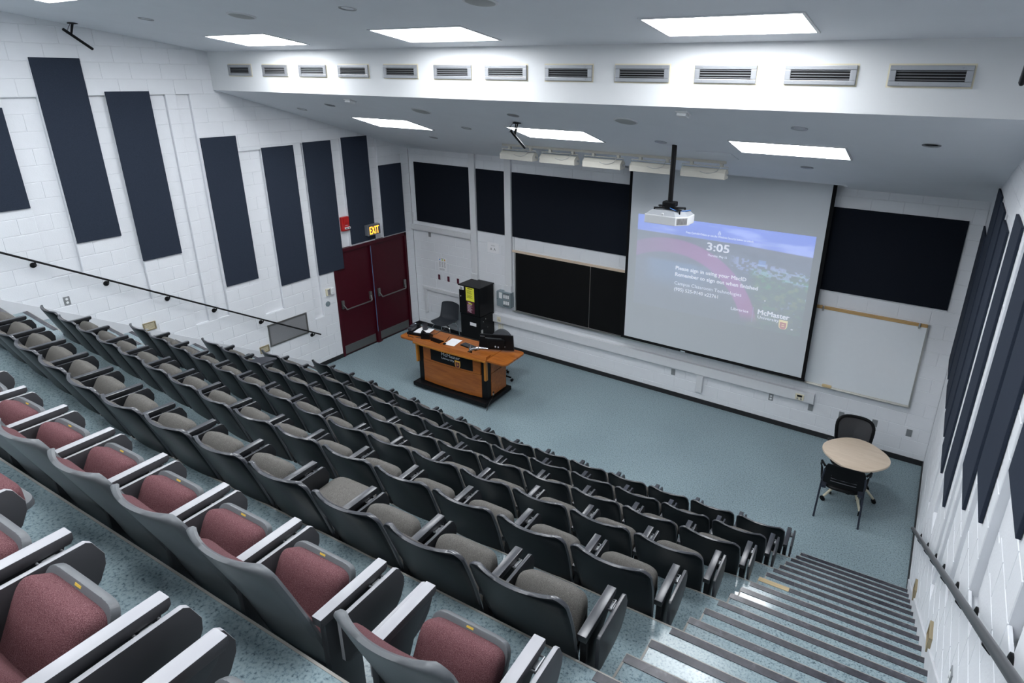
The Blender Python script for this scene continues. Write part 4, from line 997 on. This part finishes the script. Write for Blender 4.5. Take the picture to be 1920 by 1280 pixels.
bm = nb(); tube(bm, [(.045, 0, .095), (.072, 0, .088), (.078, 0, .06), (.07, 0, .035), (.046, 0, .028)], .006, 8); lb_('handle', bm, MATS['charcoal_ceramic'], mg, smooth=True)
tag(obj('power_cable', tube(nb(), [(3.62, -1.98, .18), (3.66, -1.99, .14), (3.69, -2.06, .118), (3.72, -2.16, .112), (3.735, -2.25, .05), (3.76, -2.30, .01)], .006, 8), m_cable, smooth=True), 'thin black power cable dropping off the lectern base corner', 'cable')
tag(obj('cable_plug', lathe(nb(), [(.012, -.02), (.02, 0), (.014, .02)], (3.655, -1.98, .155), 12), m_alu, smooth=True), 'small silver plug at the lectern right front corner', 'plug')

# ------------------------------------------------------------------ equipment rack
rk = thing('equipment_rack', 'tall black two-part equipment rack against the front wall', 'rack', (1.92, -.25, 0))
bm = nb(); box(bm, 1.665, -.47, 0, 2.185, -.02, .775, bev=.006); obj('lower_cabinet', bm, m_black, rk)
bm = nb(); box(bm, 1.655, -.48, .785, 2.185, -.02, 1.385, bev=.006); up_ = obj('upper_cabinet', bm, m_black, rk)
bm = nb(); box(bm, 1.64, -.49, 1.378, 2.20, -.01, 1.40, bev=.005); obj('top_cover', bm, m_black, rk)
bm = nb(); box(bm, 1.672, -.487, .80, 2.172, -.478, 1.37, bev=.003); dr = obj('cabinet_door', bm, m_black, rk)
bm = nb(); box(bm, 1.842, -.4885, 1.09, 2.058, -.487, 1.375); yn = obj('yellow_notice', bm, m_yellow, dr); yn['label'] = 'yellow printed notice'
bm = nb(); box(bm, 1.858, -.4887, .832, 2.055, -.487, 1.085); mn = obj('maroon_notice', bm, m_maroon, dr); mn['label'] = 'maroon printed notice'
bm = nb(); box(bm, 1.660, -.4885, 1.30, 1.79, -.487, 1.384); wn = obj('white_label', bm, m_paper, dr)
bm = nb(); random.seed(9)
for z in (1.345, 1.325, 1.31): quad(bm, (1.685, -.489, z), (1.76, -.489, z), (1.76, -.489, z+.011), (1.685, -.489, z+.011))
quad(bm, (1.885, -.489, 1.345), (2.01, -.489, 1.345), (2.01, -.489, 1.36), (1.885, -.489, 1.36))
for i, z in enumerate((1.31, 1.295, 1.275, 1.26, 1.245, 1.22, 1.2, 1.185, 1.17, 1.155)): quad(bm, (1.865, -.489, z), (1.96+.07*random.random(), -.489, z), (1.96+.07*random.random(), -.489, z+.005), (1.865, -.489, z+.005))
obj('printed_lines', bm, m_ink, dr)
bm = nb()
for i in range(11): z = 1.01-i*.0145; quad(bm, (1.875, -.4893, z), (1.93+.10*random.random(), -.4893, z), (1.93+.10*random.random(), -.4893, z+.007), (1.875, -.4893, z+.007))
quad(bm, (1.89, -.4893, 1.05), (1.96, -.4893, 1.05), (1.96, -.4893, 1.065), (1.89, -.4893, 1.065)); quad(bm, (1.93, -.4893, .85), (1.98, -.4893, .85), (1.98, -.4893, .862), (1.93, -.4893, .862))
obj('printed_lines', bm, mat('pink_ink', (.62, .45, .52), .8), dr)
bm = nb(); quad(bm, (1.905, -.4895, 1.028), (2.0, -.4895, 1.028), (2.0, -.4895, 1.045), (1.905, -.4895, 1.045)); obj('printed_heading', bm, m_yellow, dr)
bm = nb(); box(bm, 1.91, -.472, .555, 2.072, -.469, .625); obj('white_label', bm, m_paper, rk)
bm = nb(); lathe(bm, [(.013, -.492), (.013, -.487)], (1.705, 0, 1.16), 12, 'y'); obj('door_lock', bm, m_alu, rk)
bm = nb()
for y, z in ((-.38, .66), (-.30, .70), (-.24, .50), (-.42, .45)): lathe(bm, [(.009, 2.184), (.009, 2.188)], (0, y, z), 10, 'x')
box(bm, 2.184, -.46, .40, 2.19, -.40, .50); obj('side_fasteners', bm, m_alu, rk)

# ------------------------------------------------------------------ loose furniture
# moulded plastic chair
sc2 = thing('shell_chair', 'black moulded plastic chair with chrome legs beside the rack', 'chair', (1.17, -.40, 0), math.radians(8))
def shell_profile(t):
    # side profile (y, z) from the seat front lip to the top of the back
    P = [(-.235, .425), (-.20, .445), (-.10, .440), (.0, .428), (.10, .425), (.165, .445), (.20, .51), (.225, .60), (.25, .70), (.265, .78), (.27, .815)]
    i = min(int(t*(len(P)-1)), len(P)-2); f = t*(len(P)-1)-i
    return P[i][0]*(1-f)+P[i+1][0]*f, P[i][1]*(1-f)+P[i+1][1]*f
bm = nb(); NU, NV = 14, 30; G = []
for j in range(NV+1):
    t = j/NV; y, z = shell_profile(t)
    hw = .235-.02*max(0, t-.5)*2
    if t < .12: hw *= math.sqrt(max(.25, 1-((.12-t)/.12)**2*.55))
    if t > .86: hw *= math.sqrt(max(.2, 1-((t-.86)/.14)**2*.72))
    row = []
    for i in range(NU+1):
        s = -1+2*i/NU; lift = .045*abs(s)**2.6
        ny, nz = (0, 1) if t < .45 else ((-1, .1) if t > .6 else (-(t-.45)/.15, 1-(t-.45)/.15*.9))
        row.append(bm.verts.new((hw*s, y+ny*lift, z+nz*lift)))
    G.append(row)
for j in range(NV):
    for i in range(NU): bm.faces.new((G[j][i], G[j][i+1], G[j+1][i+1], G[j+1][i]))
o = lb_('seat_shell', bm, mat('charcoal_shell', (.025, .030, .038), .55, bump=.15, bscale=200), sc2, smooth=True, ang=60)
md = o.modifiers.new('solidify', 'SOLIDIFY'); md.thickness = .008
for sx in (-1, 1):
    bm = nb(); tube(bm, [(sx*.10, -.12, .42), (sx*.19, -.15, .40), (sx*.215, -.17, .36), (sx*.235, -.20, .0)], .0105, 8); lb_('leg', bm, m_chrome, sc2, smooth=True)
    bm = nb(); tube(bm, [(sx*.10, .08, .42), (sx*.19, .11, .40), (sx*.21, .13, .36), (sx*.235, .20, .0)], .0105, 8); lb_('leg', bm, m_chrome, sc2, smooth=True)
bm = nb(); tube(bm, [(-.10, -.12, .418), (.10, -.12, .418)], .0105, 8); tube(bm, [(-.10, .08, .418), (.10, .08, .418)], .0105, 8); lb_('under_frame', bm, m_chrome, sc2, smooth=True)

def task_chair(name, label, loc, rz, meshback):
    t = thing(name, label, 'chair', loc, rz)
    bm = nb(); pillow(bm, .25, .235, .06, 3.2, 36, (0, 0, .43)); lb_('seat', bm, m_black, t, smooth=True)
    bm = nb(); tube(bm, [(0, 0, .12), (0, 0, .42)], .028, 12); lathe(bm, [(.06, .40), (.10, .43)], n=16); lb_('gas_lift', bm, m_black, t, smooth=True)
    for k in range(5):
        a = 2*PI*k/5+.3; c, s = math.cos(a), math.sin(a)
        bm = nb(); tube(bm, [(.03*c, .03*s, .115), (.17*c, .17*s, .095), (.29*c, .29*s, .075)], [.024, .019, .014], 8); lg = lb_('base_spoke', bm, m_black, t, smooth=True)
        bm = nb()
        for q in (-.016, .016): lathe(bm, [(.026, -.008), (.026, .008)], (.30*c+q*-s, .30*s+q*c, .026), 12, 'x' if abs(s) > .7 else 'y')
        tube(bm, [(.29*c, .29*s, .075), (.30*c, .30*s, .03)], .008, 6); lb_('caster', bm, m_black, lg)
    # back: rounded frame with mesh
    def outl(s, n=40):
        P = []
        for x, z in soutline(.235*s, .235*s, 3.4, n):
            zz = .72+z; P.append((x*(.88+.18*(z/.235+1)/2), .235+.11*(zz-.5)**1-.05*(1-(x/.235)**2)*-1, zz))
        return P
    bm = nb(); P = outl(1); tube(bm, P+[P[0], P[1]], .022, 8, False); fr = lb_('back_frame', bm, m_black, t, smooth=True)
    bm = nb(); Q = outl(.95); c = bm.verts.new((0, .31, .72)); vv = [bm.verts.new(q) for q in Q]
    for i in range(len(vv)): bm.faces.new((c, vv[i], vv[(i+1) % len(vv)]))
    lb_('back_mesh', bm, mat('chair_mesh_light', (.045, .046, .05), .8, var=.3, scale=220) if meshback else m_black, fr)
    bm = nb(); tube(bm, [(0, .10, .42), (0, .26, .43), (0, .30, .52), (0, .31, .60)], [.03, .028, .026, .022], 8); lb_('back_support', bm, m_black, t, smooth=True)
    for sx in (-1, 1):
        bm = nb(); tube(bm, [(sx*.18, .02, .43), (sx*.27, .02, .44), (sx*.285, .03, .55), (sx*.285, .03, .63)], .014, 8)
        box(bm, sx*.285-.032, -.12, .63, sx*.285+.032, .13, .655, bev=.01); lb_('armrest', bm, m_black, t, smooth=True)
    return t
task_chair('office_chair', 'black swivel chair with mesh back behind the maple table', (9.24, -1.19, 0), math.radians(6), True)

oc = thing('swivel_chair', 'black office chair pushed behind the lectern and monitor', 'chair', (3.17, -1.22, 0), math.radians(10))
bm = nb(); pillow(bm, .24, .23, .07, 3, 36, (0, 0, .42)); lb_('seat', bm, m_black, oc, smooth=True)
bm = nb(); prof = [(-.20, .54), (.20, .54), (.212, .70)]+[(.212*math.cos(t*PI/14), .70+.225*math.sin(t*PI/14)) for t in range(1, 14)]+[(-.212, .70)]
prism(bm, prof, 'y', .20, .26, bev=.014); lb_('backrest', bm, mat('charcoal_upholstery', (.075, .08, .09), .6), oc, smooth=True)
bm = nb(); tube(bm, [(0, 0, .10), (0, 0, .42)], .026, 12); tube(bm, [(0, .05, .42), (0, .24, .43), (0, .25, .60)], .022, 8); lb_('column', bm, m_black, oc, smooth=True)
for k in range(5):
    a = 2*PI*k/5+.05; c, s = math.cos(a), math.sin(a)
    bm = nb(); tube(bm, [(.03*c, .03*s, .11), (.28*c, .28*s, .075)], [.022, .014], 8); lg = lb_('base_spoke', bm, m_black, oc, smooth=True)
    bm = nb(); lathe(bm, [(.026, -.02), (.026, .02)], (.295*c, .295*s, .026), 12, 'x' if abs(s) > .7 else 'y'); lb_('caster', bm, m_black, lg)
tb_leg = None

# maple table on castors
tb = thing('side_table', 'small pale maple table with rounded corners near right wall', 'table', (9.31, -1.462, 0), 0.)
def tabletop(h0, h1, s=1.):
    o = soutline(.388*s, .382*s, 2.5, 56); a = math.radians(50)
    return [(x*math.cos(a)-y*math.sin(a), x*math.sin(a)+y*math.cos(a)) for x, y in o]
bm = nb(); prism(bm, tabletop(0, 0), 'z', .702, .73, bev=.006); lb_('tabletop', bm, m_maple, tb, smooth=True)
bm = nb(); tube(bm, [(0, 0, .10), (0, 0, .70)], .035, 14); lathe(bm, [(.05, .66), (.16, .70)], n=20); lb_('column', bm, m_black, tb, smooth=True)
for k, a in enumerate((math.radians(-55), math.radians(20), math.radians(125), math.radians(215))):
    c, s = math.cos(a), math.sin(a)
    bm = nb(); tube(bm, [(.02*c, .02*s, .30), (.12*c, .12*s, .27), (.24*c, .24*s, .17), (.33*c, .33*s, .065)], [.02, .02, .018, .015], 10); lg = lb_('leg', bm, m_cream, tb, smooth=True)
    bm = nb()
    for q in (-.014, .014): lathe(bm, [(.028, -.008), (.028, .008)], (.34*c-q*s, .34*s+q*c, .028), 14, 'x' if abs(s) > .7 else 'y')
    tube(bm, [(.33*c, .33*s, .065), (.34*c, .34*s, .03)], .008, 6); lb_('caster', bm, m_black, lg)

# folding / nesting chair in front of it (seen from behind)
fc_ = thing('folding_chair', 'black folding chair with plastic back in front of maple table', 'chair', (9.245, -1.80, 0), math.radians(184))
bm = nb(); pillow(bm, .225, .205, .045, 3.4, 36, (0, -.02, .42)); lb_('seat', bm, m_black, fc_, smooth=True)
bm = nb(); NU, NV = 12, 8; G = []
for side in (0, 1):
    g = []
    for j in range(NV+1):
        row = []
        for i in range(NU+1):
            s = -1+2*i/NU; t = j/NV; z = .545+.285*t
            hw = .235*(1-.0*t); hw *= 1 if t < .75 else math.sqrt(1-((t-.75)/.25)**2*.22)
            row.append(bm.verts.new((hw*s, .215+.10*(z-.5)+.035*(1-s*s)+(.014 if side else 0), z+.02*(1-s*s)*t)))
        g.append(row)
    G.append(g)
for g in G:
    for j in range(NV):
        for i in range(NU): bm.faces.new((g[j][i], g[j][i+1], g[j+1][i+1], g[j+1][i]))
a, b = G
rim_ = [(0, i) for i in range(NU+1)]+[(j, NU) for j in range(1, NV+1)]+[(NV, i) for i in range(NU-1, -1, -1)]+[(j, 0) for j in range(NV-1, 0, -1)]
for k in range(len(rim_)):
    p, q = rim_[k], rim_[(k+1) % len(rim_)]; bm.faces.new((a[p[0]][p[1]], a[q[0]][q[1]], b[q[0]][q[1]], b[p[0]][p[1]]))
bk = lb_('backrest', bm, m_black, fc_, smooth=True)
bm = nb()
for z in (.60, .64, .68): tube(bm, [(-.15, .262, z), (0, .275, z+.006), (.15, .262, z)], .006, 6)
lb_('back_ribs', bm, m_armb, bk, smooth=True)
navy = mat('dark_blue_metal', (.030, .036, .055), .4, .3)
for sx in (-1, 1):
    bm = nb(); tube(bm, [(sx*.235, .25, .74), (sx*.245, .23, .60), (sx*.25, .20, .44), (sx*.265, .255, .0)], .0125, 10); lb_('rear_leg', bm, navy, fc_, smooth=True)
    bm = nb(); tube(bm, [(sx*.25, .20, .46), (sx*.25, .02, .43), (sx*.25, -.13, .38), (sx*.262, -.20, .0)], .0125, 10); lb_('front_leg', bm, navy, fc_, smooth=True)
    bm = nb(); tube(bm, [(sx*.24, .24, .78), (sx*.285, .17, .80), (sx*.29, .02, .66), (sx*.275, .0, .60), (sx*.262, .10, .56), (sx*.25, .20, .56)], .014, 8); lb_('arm_loop', bm, m_black, fc_, smooth=True)
    bm = nb(); box(bm, sx*.215-.03, .12, .44, sx*.215+.03, .22, .475, bev=.006); lb_('pivot_block', bm, navy, fc_)

# ------------------------------------------------------------------ lecture seats
def seat_meshes(kind):
    sh, ar, fa = (m_shellb, m_armb, m_tweed) if kind == 'black' else (m_shellg, m_armg, m_burg)
    leg = m_blackm if kind == 'black' else m_legg
    D = {}
    def keep(name, bm, m, smooth=True, ang=40):
        bmesh.ops.recalc_face_normals(bm, faces=bm.faces)
        me = bpy.data.meshes.new(name); bm.to_mesh(me); bm.free(); me.materials.append(m)
        if smooth:
            me.polygons.foreach_set('use_smooth', [True]*len(me.polygons)); me.set_sharp_from_angle(angle=math.radians(ang))
        D[name] = me
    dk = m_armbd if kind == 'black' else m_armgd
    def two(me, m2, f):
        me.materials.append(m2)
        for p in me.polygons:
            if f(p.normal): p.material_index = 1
    ZT = .92 if kind == 'black' else .935
    # backrest shell
    def yb(z): return np.interp(z, [.24, .495, .70, ZT], [.0, -.072, -.145, -.222 if kind == 'black' else -.226])
    def bul(z): return np.interp(z, [.24, .495, ZT], [.008, .013, .040])
    HW, RR, ZB = .229, .055, .24
    def hw(z):
        d = z-(ZT-RR); return HW-.024*np.interp(z, [.45, .72], [1., 0.]) if d <= 0 else HW-RR+math.sqrt(max(0, RR*RR-d*d))
    zs = [ZB, .36, .48, .58, .68, .76, .81]+[ZT-RR+RR*math.sin(t*PI/2/5) for t in range(1, 6)]
    def P(s, z, off): # off towards the sitter
        w = hw(z); return (w*s, yb(z)-bul(z)*(1-abs(s)**2.2)+off, z)
    bm = nb(); NU = 16; G = []
    for off in (-.011, .011):
        G.append([[bm.verts.new(P(-1+2*i/NU, z, off)) for i in range(NU+1)] for z in zs])
    def mid(s, z):
        w = hw(z)+(.006 if z < ZT-.001 else 0); return (w*s, yb(z)-bul(z)*(1-abs(s)**2.2), z+(.007 if z > ZT-.002 else 0))
    NV = len(zs)-1
    for g in G:
        for j in range(NV):
            for i in range(NU): bm.faces.new((g[j][i], g[j][i+1], g[j+1][i+1], g[j+1][i]))
    loop = [(j, 0) for j in range(NV+1)]+[(NV, i) for i in range(1, NU)]+[(j, NU) for j in range(NV, -1, -1)]
    mids = [bm.verts.new(mid(-1+2*i/NU, zs[j])) for j, i in loop]
    for k in range(len(loop)-1):
        (j, i), (j2, i2) = loop[k], loop[k+1]
        bm.faces.new((G[0][j][i], G[0][j2][i2], mids[k+1], mids[k])); bm.faces.new((mids[k], mids[k+1], G[1][j2][i2], G[1][j][i]))
    bm.faces.ensure_lookup_table(); keep('backrest', bm, sh, ang=50)
    me = D['backrest']; me.materials.append(m_armb if kind == 'black' else m_shellg); nf = 2*NV*NU  # black shell's rim coloured lighter, standing in for the ceiling highlight on its edge
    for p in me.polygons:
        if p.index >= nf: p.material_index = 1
    # back cushion
    bm = nb(); zs2 = np.linspace(.36, ZT-.018, 12); g = []
    for j, z in enumerate(zs2):
        v = -1+2*j/11; row = []
        for i in range(NU+1):
            s = -1+2*i/NU; w = .196 if abs(v) < .8 else .196-.03*((abs(v)-.8)/.2)**2
            puff = .038*(1-abs(s)**5)**.6*(1-abs(v)**6)**.6
            row.append(bm.verts.new((w*s, yb(z)-bul(z)*(1-abs(s*w/HW)**2.2)+.012+puff, z)))
        g.append(row)
    for j in range(11):
        for i in range(NU): bm.faces.new((g[j][i], g[j][i+1], g[j+1][i+1], g[j+1][i]))
    keep('back_cushion', bm, fa, ang=80)
    # seat pan and cushion, hinge at the origin, front towards +y
    bm = nb(); PL = .188 if kind == 'black' else .20; o = soutline(.178, PL, 5 if kind == 'black' else 8, 44)
    prism(bm, [(x*(1-.03*(y > .1)), y+PL-.06) for x, y in o], 'z', -.012, .016, bev=.007); keep('seat_pan', bm, sh, ang=50)
    bm = nb(); (pillow(bm, .175, .150, .088, 5, 44, (0, .185, .010), rings=9, rim=1.1) if kind == 'black' else pillow(bm, .171, .143, .086, 7, 44, (0, .179, .014), rings=9, rim=1.0)); keep('seat_cushion', bm, fa, ang=80)
    # standard, armrest, tablet
    bm = nb(); prism(bm, [(-.075, .0), (.105, .0), (.105, .022), (.055, .05), (.055, .42), (.10, .52), (.185, .585), (.195, .608), (-.085, .608), (-.085, .40)], 'x', -.016, .016, bev=.004); keep('pedestal', bm, leg, ang=30)
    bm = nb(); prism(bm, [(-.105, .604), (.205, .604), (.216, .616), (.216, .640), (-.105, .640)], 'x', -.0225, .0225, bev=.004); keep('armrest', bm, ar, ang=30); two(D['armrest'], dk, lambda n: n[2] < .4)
    bm = nb(); pl = [(-.055, .425), (-.055, .602), (-.045, .612), (.225, .612), (.240, .600), (.262, .545), (.258, .51), (.235, .465), (.20, .43), (.12, .405), (-.02, .40), (-.045, .41)]
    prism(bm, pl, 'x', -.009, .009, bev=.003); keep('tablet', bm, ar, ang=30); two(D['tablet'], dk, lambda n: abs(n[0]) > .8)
    bm = nb(); box(bm, -.03, .13, .575, -.002, .165, .60, bev=.003); tube(bm, [(-.03, .12, .60), (-.012, .12, .603), (-.012, .18, .603), (-.03, .18, .60)], .004, 6); keep('tablet_hinge', bm, m_alup, ang=40)
    if kind != 'black':
        bm = nb(); box(bm, -.016, .326, .0158, .014, .333, .0172); keep('worn_yellow_mark', bm, mat('worn_yellow', (.62, .42, .06), .7), False)
    return D
SM = {k: seat_meshes(k) for k in ('black', 'burgundy')}
def put(name, me, parent, loc=(0, 0, 0), rot=(0, 0, 0), scale=(1, 1, 1)):
    o = bpy.data.objects.new(name, me); COL.objects.link(o); o.parent = parent; o.location = loc; o.rotation_euler = rot; o.scale = scale; return o
FOLD = math.radians(60)
def seat(kind, xl, xr, row, label, group, dy=0., fold=FOLD, right_tab=True, left_arm=False, left_tab=False, open_tab=False):
    xm = (xl+xr)/2; p = xr-xl; D = SM[kind]
    slope = .055 if xm > XC else -.042
    yc = -3.731-.837*row+dy+(.055*(xm-XC) if xm > XC else .042*(XC-xm))
    t = thing('lecture_seat', label, 'seat', (xm, yc, .495*row), math.atan(slope), group)
    sx = (p-.03)/.46
    b = put('backrest', D['backrest'], t, scale=(sx, 1, 1)); put('back_cushion', D['back_cushion'], b)
    down = fold < math.radians(12); h = .415 if down else (.325+.08*(FOLD-fold)/FOLD)
    pn = put('seat_pan', D['seat_pan'], t, (0, -.005, h), (fold+random.uniform(-.02, .02), 0, 0), (p/.49, 1, 1)); put('seat_cushion', D['seat_cushion'], pn)
    if kind == 'burgundy': put('worn_yellow_mark', D['worn_yellow_mark'], pn)
    sides = [(1, right_tab, 1)]+([(-1, left_tab, -1)] if left_arm else [])
    for s, tab, ts in sides:
        x = s*p/2
        put('pedestal', D['pedestal'], t, (x, 0, 0)); a = put('armrest', D['armrest'], t, (x, 0, 0))
        if tab and not open_tab:
            put('tablet', D['tablet'], t, (x+ts*.053, 0, 0), (0, ts*random.uniform(-.012, .006), 0)); put('tablet_hinge', D['tablet_hinge'], a, (ts*.05, 0, 0), (0, 0, 0), (ts, 1, 1))
        elif tab:
            bm = nb(); pts = [(-.04, .275), (-.06, .30), (-.22, .235), (-.275, .15), (-.265, .02), (-.19, -.04), (-.04, -.045)]
            prism(bm, pts, 'z', .645, .662, bev=.003); o = obj('tablet', bm, m_armb, t, world=False); o.location.x = x+.02; o['label'] = 'writing tablet swung open over the lap'
    return t
FR = np.cumsum([0, .508, .482, .494, .492, .49, .492, .528, .516, .507, .512, .513, .512, .507, .514, .532]); FR = FR/FR[-1]
ROWN = ['front row', 'second row', 'third row', 'fourth row', 'fifth row', 'sixth row']
X0R = [1.258, 1.258, 1.262, 1.275, 1.29, 1.31]; XER = [8.905, 8.862, 8.811, 8.752, 8.712, 8.676]
DYR = [0, 0, 0, .01, .025, .042]
ON = ORD
for r in range(6):
    xs = X0R[r]+FR*(XER[r]-X0R[r])
    for i in range(15):
        if r == 5 and i < 1: continue
        n = 14-i
        open_t = (r == 2 and i == 1); dn = (r == 4 and False)
        is_down = (r == 5 and i == 11)
        lb = 'black seat with grey cushion, %s from front, %s' % (ROWN[r] if r else 'front row', 'at right aisle' if n == 0 else ('at left aisle' if i == 0 else ON[n]+' from right aisle'))
        if r == 0: lb = 'black seat with grey cushion, front row, '+('at right aisle' if n == 0 else ('at left aisle' if i == 0 else ON[n]+' from right aisle'))
        if open_t: lb = 'black seat with tablet swung open, third row from front, second from left aisle'
        if is_down: lb = 'black seat folded down flat showing grey cushion, sixth row from front'
        seat('black', xs[i], xs[i+1], r, lb, 'black lecture seats, '+ROWN[r], DYR[r], math.radians(4) if is_down else FOLD, right_tab=(i > 0), left_arm=(i == 0), open_tab=open_t)
# burgundy rows
for r, x1, p, n, dy, xe in ((6, 8.085, .4725, 10, .09, (8.322, 8.785)), (7, 8.148, .478, 4, .18, (8.38, 8.86))):
    nm = 'front burgundy row' if r == 6 else 'rear burgundy row'
    seat('burgundy', xe[0], xe[1], r, 'burgundy grey-shelled seat at the right aisle, set apart by a gap, '+nm if r == 6 else 'burgundy grey-shelled seat, rear burgundy row, nearest the bottom edge', 'burgundy lecture seats, '+nm, dy, left_arm=True, left_tab=True)
    for i in range(n):
        low = (r == 7 and i == 2)
        seat('burgundy', x1-(i+1)*p, x1-i*p, r, 'burgundy grey-shelled seat, %s, %s left of the gap%s' % (nm, ON[i], ', folded down flat' if low else ''), 'burgundy lecture seats, '+nm, dy,
             fold=math.radians(5) if low else math.radians(63), left_arm=(i == n-1 and False))
